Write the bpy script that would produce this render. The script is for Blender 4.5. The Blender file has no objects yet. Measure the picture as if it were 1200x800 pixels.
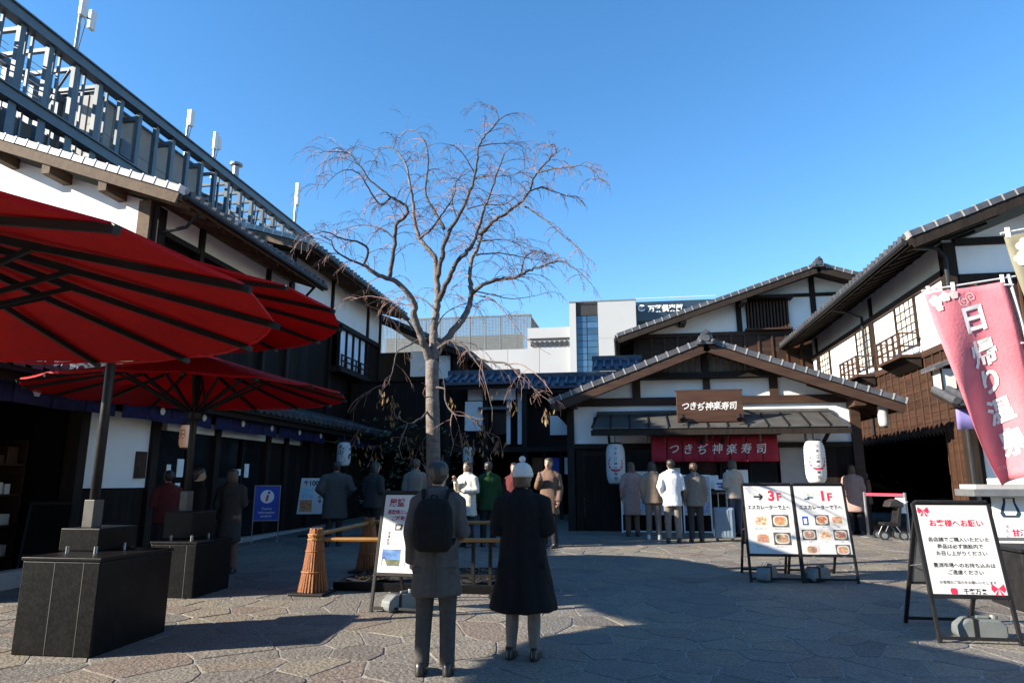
import bpy, bmesh, math, random
from math import sin, cos, pi, radians, atan2, sqrt, hypot
from mathutils import Vector, Matrix
import mathutils.noise as mnoise
random.seed(7)
SC = bpy.context.scene
COL = SC.collection

# ------------------------------------------------------------------ camera
F = 800.0; PITCH = math.atan(165/F); YAW = math.atan(130/F*cos(PITCH)); CAM_Z = 1.45
cam = bpy.data.cameras.new('camera'); cam.lens = 24.0; cam.sensor_width = 36.0
cam.clip_start = 0.05; cam.clip_end = 2000
co = bpy.data.objects.new('camera', cam); COL.objects.link(co)
co.location = (0, 0, CAM_Z); co.rotation_euler = (pi/2 + PITCH, 0, YAW)
SC.camera = co

# ------------------------------------------------------------------ light
SUN_EL, SUN_AZ = radians(23.0), radians(23.5)      # light travels towards (cos az, sin az)
w = bpy.data.worlds.new('World'); SC.world = w; w.use_nodes = True
nt = w.node_tree; bg = nt.nodes['Background']
sky = nt.nodes.new('ShaderNodeTexSky'); sky.sky_type = 'NISHITA'; sky.sun_disc = False
sky.sun_elevation = SUN_EL
sky.sun_rotation = -(SUN_AZ + pi + pi/2) + pi      # set below from the direction vector
to_sun = Vector((-cos(SUN_AZ)*cos(SUN_EL), -sin(SUN_AZ)*cos(SUN_EL), sin(SUN_EL)))
sky.sun_rotation = math.atan2(to_sun.x, to_sun.y)
sky.air_density = 1.0; sky.dust_density = 0.0; sky.ozone_density = 2.5; sky.altitude = 0
hs_ = nt.nodes.new('ShaderNodeHueSaturation'); hs_.inputs['Saturation'].default_value = 1.24; hs_.inputs['Value'].default_value = 1.0
nt.links.new(sky.outputs[0], hs_.inputs['Color']); nt.links.new(hs_.outputs[0], bg.inputs[0]); bg.inputs[1].default_value = 0.10
sl = bpy.data.lights.new('sun', 'SUN'); sl.energy = 5.0; sl.angle = radians(0.5); sl.color = (1.0, 0.90, 0.76)
so = bpy.data.objects.new('sun', sl); COL.objects.link(so); so.location = (-30, -15, 30)
so.rotation_euler = to_sun.to_track_quat('Z', 'Y').to_euler()
SC.view_settings.view_transform = 'Standard'; SC.view_settings.look = 'None'
SC.view_settings.exposure = 1.6; SC.view_settings.gamma = 1.0

# ------------------------------------------------------------------ projection helper (pixel of the photograph -> point in the place)
_fh = (-sin(YAW), cos(YAW)); _r = Vector((cos(YAW), sin(YAW), 0))
_f = Vector((_fh[0]*cos(PITCH), _fh[1]*cos(PITCH), sin(PITCH))); _u = Vector((-_fh[0]*sin(PITCH), -_fh[1]*sin(PITCH), cos(PITCH)))
def ray(px, py): return _f + _r*((px-600)/F) - _u*((py-400)/F)
def atX(px, py, x):
    d = ray(px, py); t = x/d.x; return Vector((x, t*d.y, CAM_Z + t*d.z))
def atY(px, py, y):
    d = ray(px, py); t = y/d.y; return Vector((t*d.x, y, CAM_Z + t*d.z))
GS = 0.022
def gz(y): return GS*(min(max(y, -8), 23) - 5)
def atG(px, py):
    d = ray(px, py); t = (CAM_Z + GS*5)/(GS*d.y - d.z); return Vector((t*d.x, t*d.y, CAM_Z + t*d.z))

# ------------------------------------------------------------------ materials
MATS = {}
def mat(name, c1, c2=None, rough=0.7, scale=(4, 4, 4), bump=0.0, bscale=None, metal=0.0, rnd=0.0, spec=0.5, detail=5, emit=None, trans=0.0, stain=None, tone=False, lo=0.35, hi=0.65):
    if name in MATS: return MATS[name]
    m = bpy.data.materials.new(name); m.use_nodes = True; n = m.node_tree.nodes; L = m.node_tree.links
    b = n['Principled BSDF']; b.inputs['Roughness'].default_value = rough; b.inputs['Metallic'].default_value = metal
    b.inputs['Specular IOR Level'].default_value = spec
    tc = n.new('ShaderNodeTexCoord'); mp = n.new('ShaderNodeMapping'); mp.inputs['Scale'].default_value = scale
    oi = n.new('ShaderNodeObjectInfo')
    vm = n.new('ShaderNodeVectorMath'); vm.operation = 'ADD'
    sc = n.new('ShaderNodeVectorMath'); sc.operation = 'SCALE'; sc.inputs[0].default_value = (37.0, 19.0, 53.0)
    L.new(oi.outputs['Random'], sc.inputs['Scale']); L.new(tc.outputs['Object'], vm.inputs[0]); L.new(sc.outputs[0], vm.inputs[1])
    L.new(vm.outputs[0], mp.inputs['Vector'])
    no = n.new('ShaderNodeTexNoise'); no.inputs['Scale'].default_value = 1.0; no.inputs['Detail'].default_value = detail
    no.inputs['Roughness'].default_value = 0.6
    L.new(mp.outputs[0], no.inputs['Vector'])
    if c2 is None: c2 = tuple(x*0.88 for x in c1)
    rp = n.new('ShaderNodeValToRGB'); rp.color_ramp.elements[0].position = lo; rp.color_ramp.elements[1].position = hi
    rp.color_ramp.elements[0].color = (*c1, 1); rp.color_ramp.elements[1].color = (*c2, 1)
    L.new(no.outputs[0], rp.inputs[0]); out = rp.outputs[0]
    if stain:                                   # broad patches of dirt with their own shape
        n2 = n.new('ShaderNodeTexNoise'); n2.inputs['Scale'].default_value = stain[1]; n2.inputs['Detail'].default_value = 6
        L.new(vm.outputs[0], n2.inputs['Vector'])
        r2 = n.new('ShaderNodeValToRGB'); r2.color_ramp.elements[0].position = 0.5; r2.color_ramp.elements[1].position = 0.72
        L.new(n2.outputs[0], r2.inputs[0])
        mx = n.new('ShaderNodeMixRGB'); mx.inputs[2].default_value = (*stain[0], 1)
        mm = n.new('ShaderNodeMath'); mm.operation = 'MULTIPLY'; mm.inputs[1].default_value = stain[2]
        L.new(r2.outputs[0], mm.inputs[0]); L.new(mm.outputs[0], mx.inputs[0]); L.new(out, mx.inputs[1]); out = mx.outputs[0]
    if rnd:
        hs = n.new('ShaderNodeHueSaturation'); mr = n.new('ShaderNodeMapRange')
        mr.inputs[3].default_value = 1-rnd; mr.inputs[4].default_value = 1+rnd
        L.new(oi.outputs['Random'], mr.inputs[0]); L.new(mr.outputs[0], hs.inputs['Value']); L.new(out, hs.inputs['Color']); out = hs.outputs[0]
    if tone:                                    # each stone its own stone colour
        at = n.new('ShaderNodeAttribute'); at.attribute_name = 'tone'
        tr = n.new('ShaderNodeValToRGB'); tr.color_ramp.interpolation = 'CONSTANT'
        els = tr.color_ramp.elements
        cols = [(0.0, (0.203, 0.189, 0.168)), (.22, (0.182, 0.171, 0.158)), (.42, (0.220, 0.199, 0.164)), (.6, (0.164, 0.158, 0.147)), (.74, (0.205, 0.180, 0.150)), (.88, (0.190, 0.158, 0.138)), (.95, (0.150, 0.136, 0.126))]
        els[0].color = (*cols[0][1], 1); els[1].position = cols[1][0]; els[1].color = (*cols[1][1], 1)
        for p_, c_ in cols[2:]:
            e = els.new(p_); e.color = (*c_, 1)
        L.new(at.outputs['Fac'], tr.inputs[0])
        mx = n.new('ShaderNodeMixRGB'); mx.blend_type = 'MULTIPLY'; mx.inputs[0].default_value = 1
        L.new(tr.outputs[0], mx.inputs[1]); L.new(out, mx.inputs[2]); out = mx.outputs[0]
    L.new(out, b.inputs['Base Color'])
    if bump:
        bn = n.new('ShaderNodeBump'); bn.inputs['Strength'].default_value = bump; bn.inputs['Distance'].default_value = 0.02
        if bscale:
            nb = n.new('ShaderNodeTexNoise'); nb.inputs['Scale'].default_value = bscale; nb.inputs['Detail'].default_value = 6
            L.new(vm.outputs[0], nb.inputs['Vector']); L.new(nb.outputs[0], bn.inputs['Height'])
        else: L.new(no.outputs[0], bn.inputs['Height'])
        L.new(bn.outputs[0], b.inputs['Normal'])
    rr = n.new('ShaderNodeMapRange'); rr.inputs[3].default_value = max(0.02, rough-0.1); rr.inputs[4].default_value = min(1, rough+0.1)
    L.new(no.outputs[0], rr.inputs[0]); L.new(rr.outputs[0], b.inputs['Roughness'])
    if emit:
        b.inputs['Emission Color'].default_value = (*emit[0], 1); b.inputs['Emission Strength'].default_value = emit[1]
    if trans:
        td = n.new('ShaderNodeBsdfTranslucent'); L.new(out, td.inputs['Color'])
        ms = n.new('ShaderNodeMixShader'); ms.inputs[0].default_value = trans
        L.new(b.outputs[0], ms.inputs[1]); L.new(td.outputs[0], ms.inputs[2]); L.new(ms.outputs[0], n['Material Output'].inputs['Surface'])
    MATS[name] = m; return m

M = {}
M['asphalt'] = mat('ground_grey', (.16, .155, .15), (.2, .19, .18), .9, (2, 2, 2))
M['mortar'] = mat('mortar', (0.288, 0.2736, 0.252), (0.1944, 0.1836, 0.1692), .95, (6, 6, 6), .3, 60)
M['stone'] = mat('flagstone', (1.16, 1.13, 1.07), (.53, .515, .50), .75, (46, 46, 46), .8, 30, tone=True, stain=((.62, .59, .55), 5.0, .7), detail=8, spec=.3)
M['plaster'] = mat('white_plaster', (.82, .81, .79), (.77, .765, .75), .85, (1.5, 1.5, .7), .05, 80, stain=((.60, .585, .55), 1.6, .38))
M['dark_wood'] = mat('dark_stained_wood', (0.014, 0.0098, 0.0077), (0.0252, 0.0175, 0.0133), .7, (14, 14, 2), .25, rnd=.2, spec=.2)
M['black_wood'] = mat('charred_boards', (.011, .0078, .006), (.021, .0155, .0125), .75, (12, 12, 1.5), .25, rnd=.25, spec=.12)
M['brown_wood'] = mat('brown_stained_wood', (0.02422, 0.01128, 0.006682), (0.04385, 0.02088, 0.01169), .65, (2, 1.2, 16), .25, rnd=.22, spec=.3)
M['brown_beam'] = mat('brown_beam', (0.0336, 0.0168, 0.0105), (0.0546, 0.028, 0.0168), .65, (2, 2, 9), .2, rnd=.15, spec=.3)
M['brown_batten'] = mat('brown_batten', (0.04752, 0.02178, 0.01109), (0.07524, 0.03564, 0.01822), .65, (9, 9, 1.5), .2, rnd=.18, spec=.3)
M['weathered'] = mat('weathered_wood', (0.084, 0.0595, 0.0406), (0.14, 0.1015, 0.07), .8, (10, 2, 8), .3, rnd=.15, spec=.2)
M['sign_wood'] = mat('sign_board_wood', (0.03875, 0.01605, 0.006919), (0.0664, 0.02906, 0.01329), .45, (1, 14, 14), .12)
M['tile'] = mat('grey_roof_tile', (0.052, 0.0544, 0.06), (0.088, 0.0904, 0.0976), .38, (6, 6, 6), .1, rnd=.2, stain=((.05, .05, .05), 3, .5))
M['tile_pale'] = mat('silver_roof_tile', (0.2604, 0.2604, 0.2604), (0.3224, 0.3224, 0.3162), .4, (6, 6, 6), .1, rnd=.12)
M['tile_blue'] = mat('navy_roof_tile', (0.0231, 0.0315, 0.0546), (0.0378, 0.0483, 0.0756), .4, (8, 8, 8), .15, rnd=.2)
M['metal_roof'] = mat('grey_metal_roof', (0.0525, 0.0504, 0.0476), (0.084, 0.0805, 0.0756), .5, (3, 3, 3), .05, rnd=.12, spec=.4)
M['steel'] = mat('slate_painted_steel', (0.06469, 0.08625, 0.1078), (0.08625, 0.1121, 0.1336), .45, (3, 3, 3), .03, metal=.2, rnd=.08)
M['panel'] = mat('grey_wall_panel', (0.225, 0.2288, 0.2325), (0.27, 0.27, 0.27), .7, (1.5, 1.5, 1.5), .05, rnd=.06, stain=((.24, .24, .24), 1.5, .4))
M['white_metal'] = mat('white_metal', (0.592, 0.6, 0.608), (0.544, 0.552, 0.56), .4, (3, 3, 3))
M['grey_metal'] = mat('grey_metal', (0.231, 0.238, 0.245), (0.294, 0.301, 0.308), .35, (5, 5, 5), metal=.6)
M['mesh_grey'] = mat('screen_mesh_grey', (0.119, 0.1295, 0.1295), (0.154, 0.1645, 0.161), .6, (3, 3, 3))
M['far_white'] = mat('far_white_panel', (.36, .365, .37), (.335, .34, .345), .6, (.3, .3, .3), stain=((.31, .315, .32), .15, .4))
M['glass_blue'] = mat('blue_glass', (.035, .085, .15), (.06, .12, .19), .08, (.4, .4, .4), metal=.25, rnd=.25)
M['glass'] = mat('window_glass', (.008, .009, .010), (.014, .015, .017), .12, (2, 2, 2), spec=.25)
M['sky_painted_pane'] = mat('painted_sky_reflection_glass', (0.713, 0.805, 0.92), (0.805, 0.8855, 0.989), .15, (2, 2, 2))  # bright sky reflection put into the pane's base colour
M['paper_pane'] = mat('shoji_pane', (0.612, 0.595, 0.544), (0.544, 0.527, 0.4845), .5, (2, 2, 2))
M['navy_cloth'] = mat('navy_cloth', (.024, .026, .085), (.034, .036, .11), .9, (9, 9, 9), .15, 140, spec=.1)
M['lilac_cloth'] = mat('purple_cloth', (0.16, 0.136, 0.336), (0.192, 0.168, 0.4), .9, (9, 9, 9), .15, 140)
M['red_cloth'] = mat('crimson_cloth', (0.264, 0.0096, 0.0264), (0.336, 0.0168, 0.0384), .85, (8, 8, 8), .15, 140)
M['umbrella'] = mat('red_canopy_cloth', (.36, .0022, .003), (.43, .004, .005), .6, (5, 5, 5), .2, 60, trans=.26, spec=.15)
M['black_metal'] = mat('black_metal', (.008, .008, .0085), (.014, .014, .0145), .5, (8, 8, 8), .05, spec=.25)
M['dark_iron'] = mat('dark_iron', (.012, .012, .013), (.02, .02, .021), .5, (8, 8, 8), spec=.3)
M['granite'] = mat('black_granite', (.0045, .0045, .0045), (.009, .009, .0093), .35, (40, 40, 40), stain=((.018, .017, .016), 5, .3), spec=.12)
M['pewter'] = mat('pewter_plate', (0.0686, 0.06615, 0.06125), (0.0931, 0.0882, 0.0833), .5, (6, 6, 6), metal=.4)
M['white'] = mat('white_paint', (.80, .80, .79), (.77, .77, .76), .5, (5, 5, 5))
M['poster'] = mat('poster_paper', (0.576, 0.5688, 0.5544), (0.5328, 0.5256, 0.5112), .45, (3, 5, 2), .12, 6)
M['poster_blue'] = mat('blue_poster', (.02, .055, .33), (.025, .065, .38), .5, (5, 5, 5))
M['lantern'] = mat('lantern_paper', (0.68, 0.6715, 0.6545), (0.646, 0.6375, 0.6205), .7, (5, 5, 30), .1, trans=.25)
M['lit_lantern'] = mat('lit_lantern_paper', (.62, .52, .42), (.58, .46, .36), .7, (5, 5, 30), .1, emit=((1.0, .42, .12), .05))
M['ink'] = mat('black_ink', (.012, .011, .012), (.018, .017, .018), .6)
M['white_ink'] = mat('white_ink', (0.76, 0.7505, 0.7315), (0.703, 0.6935, 0.6745), .6, (9, 9, 9))
M['red_ink'] = mat('red_ink', (.55, .015, .05), (.6, .02, .06), .6)
M['maroon_ink'] = mat('maroon_ink', (.26, .012, .06), (.3, .02, .07), .6)
M['grey_ink'] = mat('grey_ink', (.2, .2, .2), (.28, .28, .28), .6)
M['banner'] = mat('pink_red_banner', (.78, .27, .31), (.72, .225, .27), .8, (5, 5, 5), .2, 40, trans=.3, spec=.1)
M['olive'] = mat('olive_banner', (.20, .185, .125), (.25, .235, .165), .8, (4, 4, 4), .12, 90, trans=.25)
M['blossom'] = mat('pale_blossom_print', (.78, .58, .55), (.72, .48, .46), .8, (20, 20, 20))
M['bark'] = mat('cherry_bark', (0.1476, 0.1255, 0.1107), (0.06396, 0.05166, 0.04428), .8, (7, 7, 22), .6, 45, lo=.38, hi=.7)
M['bark_dark'] = mat('dark_branch_bark', (.085, .069, .06), (.036, .029, .025), .85, (7, 7, 22), .6, 45, lo=.38, hi=.68)
M['twig'] = mat('reddish_twigs', (.12, .062, .052), (.18, .105, .09), .7, (12, 12, 12), rnd=.2)
M['leaf'] = mat('dry_leaf', (0.136, 0.104, 0.024), (0.152, 0.068, 0.024), .6, (14, 14, 14), rnd=.35, trans=.3)
M['green_leaf'] = mat('evergreen_leaf', (.040, .062, .018), (.062, .080, .024), .5, (9, 9, 9), rnd=.4, trans=.15)
M['soil'] = mat('dark_soil', (0.00864, 0.00672, 0.00528), (0.0168, 0.01296, 0.01008), .95, (12, 12, 12), .8, 30)
M['cone_wood'] = mat('orange_cane', (.20, .062, .012), (.28, .098, .022), .6, (30, 30, 4), .3, 60, rnd=.2)
M['bar'] = mat('amber_bamboo_bar', (0.2604, 0.1178, 0.0279), (0.31, 0.155, 0.0434), .5, (3, 30, 30), rnd=.1)
M['tank'] = mat('grey_plastic_weight', (0.112, 0.126, 0.126), (0.14, 0.154, 0.154), .5, (5, 5, 5), .1, 60, rnd=.1)
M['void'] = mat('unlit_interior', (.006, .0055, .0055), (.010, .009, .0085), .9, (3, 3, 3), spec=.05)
M['concrete'] = mat('pale_concrete', (0.322, 0.315, 0.301), (0.378, 0.371, 0.357), .8, (3, 3, 3), .1, 50, stain=((.35, .34, .32), 2, .4))
M['skin'] = mat('skin', (0.375, 0.225, 0.1575), (0.345, 0.2025, 0.1425), .5, (20, 20, 20))
M['hair'] = mat('black_hair', (.014, .011, .010), (.03, .023, .019), .42, (90, 90, 8), .4)
M['brown_hair'] = mat('brown_hair', (.05, .03, .02), (.085, .05, .03), .42, (90, 90, 8), .4)
M['cream_knit'] = mat('cream_knit', (0.544, 0.52, 0.48), (0.464, 0.44, 0.4), .9, (40, 40, 40), .5)
M['eye'] = mat('dark_eye', (.012, .01, .01), (.02, .015, .012), .2)
M['lip'] = mat('lip', (.36, .13, .11), (.33, .12, .1), .5)
M['shoe'] = mat('black_shoe', (.014, .013, .013), (.025, .024, .023), .4, (10, 10, 10))
M['white_shoe'] = mat('pale_shoe', (.6, .59, .57), (.52, .51, .5), .6, (10, 10, 10))
def cloth(name, c, rough=.9):
    return mat(name, c, tuple(x*.8 for x in c), rough, (22, 22, 22), .3, 160, spec=.12)

# ------------------------------------------------------------------ mesh builder
class MB:
    def __init__(s): s.v = []; s.f = []
    def add(s, vs, fs):
        o = len(s.v); s.v += [tuple(p) for p in vs]; s.f += [tuple(i+o for i in q) for q in fs]; return s
    def box(s, x0, x1, y0, y1, z0, z1):
        return s.add([(x, y, z) for z in (z0, z1) for y in (y0, y1) for x in (x0, x1)],
                     [(0, 2, 3, 1), (4, 5, 7, 6), (0, 1, 5, 4), (2, 6, 7, 3), (0, 4, 6, 2), (1, 3, 7, 5)])
    def beam(s, a, b, w, h, up=(0, 0, 1)):
        a = Vector(a); b = Vector(b); d = (b-a).normalized(); up = Vector(up)
        if abs(d.dot(up)) > .98: up = Vector((0, 1, 0)) if abs(d.y) < .9 else Vector((1, 0, 0))
        x = d.cross(up).normalized()*(w/2); z = x.cross(d).normalized()*(h/2)
        vs = [p+i*x+j*z for p in (a, b) for j in (-1, 1) for i in (-1, 1)]
        return s.add(vs, [(0, 2, 3, 1), (4, 5, 7, 6), (0, 1, 5, 4), (2, 6, 7, 3), (0, 4, 6, 2), (1, 3, 7, 5)])
    def tube(s, pts, r, n=8, cap=True, ell=1.0):
        pts = [Vector(p) for p in pts]; rs = r if isinstance(r, (list, tuple)) else [r]*len(pts)
        vs = []; t0 = None
        for i, p in enumerate(pts):
            d = (pts[min(i+1, len(pts)-1)] - pts[max(i-1, 0)])
            d = d.normalized() if d.length > 1e-9 else Vector((0, 0, 1))
            if t0 is None:
                a = Vector((0, 0, 1)) if abs(d.z) < .9 else Vector((1, 0, 0)); x = d.cross(a).normalized()
            else:
                x = (x - d*x.dot(d)); x = x.normalized() if x.length > 1e-6 else d.orthogonal().normalized()
            t0 = d; y = d.cross(x)
            for k in range(n):
                an = 2*pi*k/n; vs.append(p + x*(cos(an)*rs[i]) + y*(sin(an)*rs[i]*ell))
        fs = [(i*n+k, i*n+(k+1) % n, (i+1)*n+(k+1) % n, (i+1)*n+k) for i in range(len(pts)-1) for k in range(n)]
        if cap: fs += [tuple(range(n-1, -1, -1)), tuple((len(pts)-1)*n+k for k in range(n))]
        return s.add(vs, fs)
    def lathe(s, c, prof, n=20, cap=True):
        vs = [(c[0]+r*cos(2*pi*k/n), c[1]+r*sin(2*pi*k/n), c[2]+z) for r, z in prof for k in range(n)]
        fs = [(i*n+k, i*n+(k+1) % n, (i+1)*n+(k+1) % n, (i+1)*n+k) for i in range(len(prof)-1) for k in range(n)]
        if cap: fs += [tuple(range(n-1, -1, -1)), tuple((len(prof)-1)*n+k for k in range(n))]
        return s.add(vs, fs)
    def vloft(s, rings, n=18, p=2.0):
        vs = []
        for z, cx, cy, rx, ry in rings:
            for k in range(n):
                a = 2*pi*k/n; ca, sa = cos(a), sin(a)
                vs.append((cx+rx*abs(ca)**(2/p)*(1 if ca > 0 else -1), cy+ry*abs(sa)**(2/p)*(1 if sa > 0 else -1), z))
        m = len(rings)
        fs = [(i*n+k, i*n+(k+1) % n, (i+1)*n+(k+1) % n, (i+1)*n+k) for i in range(m-1) for k in range(n)]
        fs += [tuple(range(n-1, -1, -1)), tuple((m-1)*n+k for k in range(n))]
        return s.add(vs, fs)
    def prism(s, pts, vec):
        n = len(pts); vec = Vector(vec); vs = [Vector(p) for p in pts]; vs += [p+vec for p in vs]
        return s.add(vs, [tuple(range(n-1, -1, -1)), tuple(range(n, 2*n))] + [(i, (i+1) % n, n+(i+1) % n, n+i) for i in range(n)])
    def sphere(s, c, r, n=10, m=6):
        return s.vloft([(c[2]+r[2]*sin(-pi/2+pi*i/m), c[0], c[1], max(1e-4, r[0]*cos(-pi/2+pi*i/m)), max(1e-4, r[1]*cos(-pi/2+pi*i/m))) for i in range(m+1)], n)
    def mesh(s, name, m=None, smooth=False, c=(0, 0, 0)):
        me = bpy.data.meshes.new(name); c = Vector(c)
        me.from_pydata([(p[0]-c.x, p[1]-c.y, p[2]-c.z) for p in s.v], [], s.f); me.update()
        if m: me.materials.append(M[m] if isinstance(m, str) else m)
        if smooth: me.polygons.foreach_set('use_smooth', [True]*len(me.polygons))
        return me
    def center(s):
        return Vector([(min(p[i] for p in s.v)+max(p[i] for p in s.v))/2 for i in range(3)])

ORG = {}
def setp(o, label=None, cat=None, group=None, kind=None):
    for k, v in (('label', label), ('category', cat), ('group', group), ('kind', kind)):
        if v: o[k] = v
    return o
def thing(name, label, cat, loc=(0, 0, 0), rz=0, group=None, local=False, kind=None):
    o = bpy.data.objects.new(name, None); o.empty_display_size = .2; COL.objects.link(o)
    o.location = loc; o.rotation_euler = (0, 0, rz); setp(o, label, cat, group, kind)
    ORG[o.name] = Vector((0, 0, 0)) if local else Vector(loc)
    return o
def link(name, me, parent=None, loc=(0, 0, 0)):
    o = bpy.data.objects.new(name, me); COL.objects.link(o)
    if parent: o.parent = parent
    o.location = loc; return o
def part(name, mb, m, parent=None, smooth=False, bevel=0, kind=None, label=None, auto=False):
    c = mb.center(); me = mb.mesh(name, m, smooth or auto, c)
    o = link(name, me, parent, c - (ORG[parent.name] if parent else Vector((0, 0, 0)))); ORG[o.name] = c
    if auto: me.set_sharp_from_angle(angle=radians(35))
    if bevel:
        b = o.modifiers.new('bevel', 'BEVEL'); b.width = bevel; b.segments = 2; b.limit_method = 'ANGLE'
    setp(o, label, None, None, kind); return o
def inst(name, me, parent, mtx):
    """a piece that shares its mesh; mtx in the author space of the thing"""
    o = link(name, me, parent); mtx = mtx.copy(); mtx.translation -= ORG[parent.name]
    o.matrix_local = mtx; ORG[o.name] = ORG[parent.name] + mtx.translation; return o
def frame(o, x, y, z):
    m = Matrix.Identity(4)
    for i, a in enumerate((x, y, z)):
        a = Vector(a)
        for j in range(3): m[j][i] = a[j]
    m.translation = Vector(o); return m
def copy_thing(r, loc, rz, label, group=None):
    n = r.copy(); COL.objects.link(n); n.location = loc; n.rotation_euler = (0, 0, rz); n['label'] = label
    if group: n['group'] = group
    def rec(src, dst):
        for ch in list(src.children):
            c = ch.copy(); COL.objects.link(c); c.parent = dst; rec(ch, c)
    rec(r, n); ORG[n.name] = Vector((0, 0, 0)); return n

# text as real flat letter shapes --------------------------------------------------
_TX = {}
def glyphs(s, bold=0.0, shear=0.0):
    k = (s, bold, shear)
    if k in _TX: return _TX[k]
    c = bpy.data.curves.new('lettering', 'FONT'); c.body = s; c.size = 1; c.offset = bold; c.shear = shear; c.resolution_u = 3
    o = bpy.data.objects.new('lettering', c); COL.objects.link(o)
    dg = bpy.context.evaluated_depsgraph_get(); me = bpy.data.meshes.new_from_object(o.evaluated_get(dg))
    vs = [(v.co.x, v.co.y) for v in me.vertices]; fs = [tuple(p.vertices) for p in me.polygons]
    bpy.data.objects.remove(o); bpy.data.curves.remove(c); bpy.data.meshes.remove(me)
    _TX[k] = (vs, fs); return _TX[k]
def text_mb(s, size, org, u, v, n, align='c', bold=.0, shear=0.0, lift=.003, sx=1.0, warp=None):
    vs, fs = glyphs(s, bold, shear); mb = MB()
    if not vs: return mb
    x0 = min(p[0] for p in vs); x1 = max(p[0] for p in vs); y0 = min(p[1] for p in vs); y1 = max(p[1] for p in vs)
    ox = {'c': (x0+x1)/2, 'l': x0, 'r': x1}[align]; oy = (y0+y1)/2
    org = Vector(org); u = Vector(u); v = Vector(v); n = Vector(n)
    pts = [((p[0]-ox)*size*sx, (p[1]-oy)*size) for p in vs]
    if warp: pts = [warp(*p) for p in pts]
    return mb.add([org + u*p[0] + v*p[1] + n*lift for p in pts], fs)
def text(s, size, m, parent, org, u=(1, 0, 0), v=(0, 0, 1), n=(0, -1, 0), name='lettering', **k):
    return part(name, text_mb(s, size, org, u, v, n, **k), m, parent)
def vtext(s, size, step, m, parent, org, u=(1, 0, 0), v=(0, 0, 1), n=(0, -1, 0), name='lettering', **k):
    mb = MB(); org = Vector(org); v = Vector(v)
    for i, ch in enumerate(s):
        t = text_mb(ch, size, org - v*(i*step), u, v, n, **k); mb.add(t.v, t.f)
    return part(name, mb, m, parent)
def brush(x, y): return (x + .04*y + .008*sin(9*y), y*1.0 + .02*sin(7*x))

# ================================================================== GROUND AND PAVING
def strip(name, x0, x1, ys, dz, m):
    mb = MB(); vs = []
    for y in ys: vs += [(x0, y, gz(y)+dz), (x1, y, gz(y)+dz)]
    mb.add(vs, [(2*i, 2*i+1, 2*i+3, 2*i+2) for i in range(len(ys)-1)])
    return part(name, mb, m, kind='structure')
strip('ground', -900, 900, [-900, -8, 23, 1200], -.03, 'asphalt')
plaza = strip('plaza_paving', -13, 14, [-7.9, 22.9], 0.0, 'mortar')

def voronoi(x0, x1, y0, y1, step, seed):
    rnd = random.Random(seed); nx = int((x1-x0)/step)+1; ny = int((y1-y0)/step)+1
    P = {(i, j): (x0+(i+.5+rnd.uniform(-.47, .47))*step + (.25*step if j % 2 else 0), y0+(j+.5+rnd.uniform(-.47, .47))*step) for i in range(-2, nx+3) for j in range(-2, ny+3)}
    for k in list(P):                        # some neighbours merge into one big slab
        if rnd.random() < .2: del P[k]
    cells = []
    for (i, j), p in P.items():
        if not (0 <= i <= nx and 0 <= j <= ny): continue
        poly = [(p[0]-2*step, p[1]-2*step), (p[0]+2*step, p[1]-2*step), (p[0]+2*step, p[1]+2*step), (p[0]-2*step, p[1]+2*step)]
        for di in range(-3, 4):
            for dj in range(-3, 4):
                q = P.get((i+di, j+dj))
                if q is None or q is p: continue
                mx, my = (p[0]+q[0])/2, (p[1]+q[1])/2; nx_, ny_ = q[0]-p[0], q[1]-p[1]; out = []
                for a in range(len(poly)):
                    A, B = poly[a], poly[(a+1) % len(poly)]
                    da = (A[0]-mx)*nx_+(A[1]-my)*ny_; db = (B[0]-mx)*nx_+(B[1]-my)*ny_
                    if da <= 0: out.append(A)
                    if da*db < 0:
                        t = da/(da-db); out.append((A[0]+t*(B[0]-A[0]), A[1]+t*(B[1]-A[1])))
                poly = out
                if len(poly) < 3: break
            if len(poly) < 3: break
        if len(poly) >= 3: cells.append((p, poly))
    return cells
def inset(poly, d, rnd):
    """move every edge in by d, then round the corners a little so the slab reads as broken stone"""
    n = len(poly); c = (sum(p[0] for p in poly)/n, sum(p[1] for p in poly)/n); out = []
    for i, p in enumerate(poly):
        a = poly[i-1]; b = poly[(i+1) % n]
        d1 = (p[0]-a[0], p[1]-a[1]); d2 = (b[0]-p[0], b[1]-p[1]); l1 = hypot(*d1) or 1; l2 = hypot(*d2) or 1
        n1 = (-d1[1]/l1, d1[0]/l1); n2 = (-d2[1]/l2, d2[0]/l2); m = (n1[0]+n2[0], n1[1]+n2[1]); k = 1+n1[0]*n2[0]+n1[1]*n2[1]
        if k < .3: k = .3
        q = (p[0]+m[0]*d/k, p[1]+m[1]*d/k)
        if hypot(p[0]-c[0], p[1]-c[1]) < d*1.6: q = c
        out.append(q)
    o2 = []
    for i, p in enumerate(out):
        a = out[i-1]; b = out[(i+1) % n]; t = .07
        o2 += [(p[0]+(a[0]-p[0])*t, p[1]+(a[1]-p[1])*t), (p[0]+(b[0]-p[0])*t, p[1]+(b[1]-p[1])*t)]
        L = hypot(b[0]-p[0], b[1]-p[1])
        if L > .2:                           # broken edge, not a ruled one
            for q in (.3, .5, .7):
                mx, my = p[0]+(b[0]-p[0])*q, p[1]+(b[1]-p[1])*q; w_ = rnd.uniform(-1, .7)*d*.75; o2.append((mx-(b[1]-p[1])/L*w_, my+(b[0]-p[0])/L*w_))
    return o2
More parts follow.
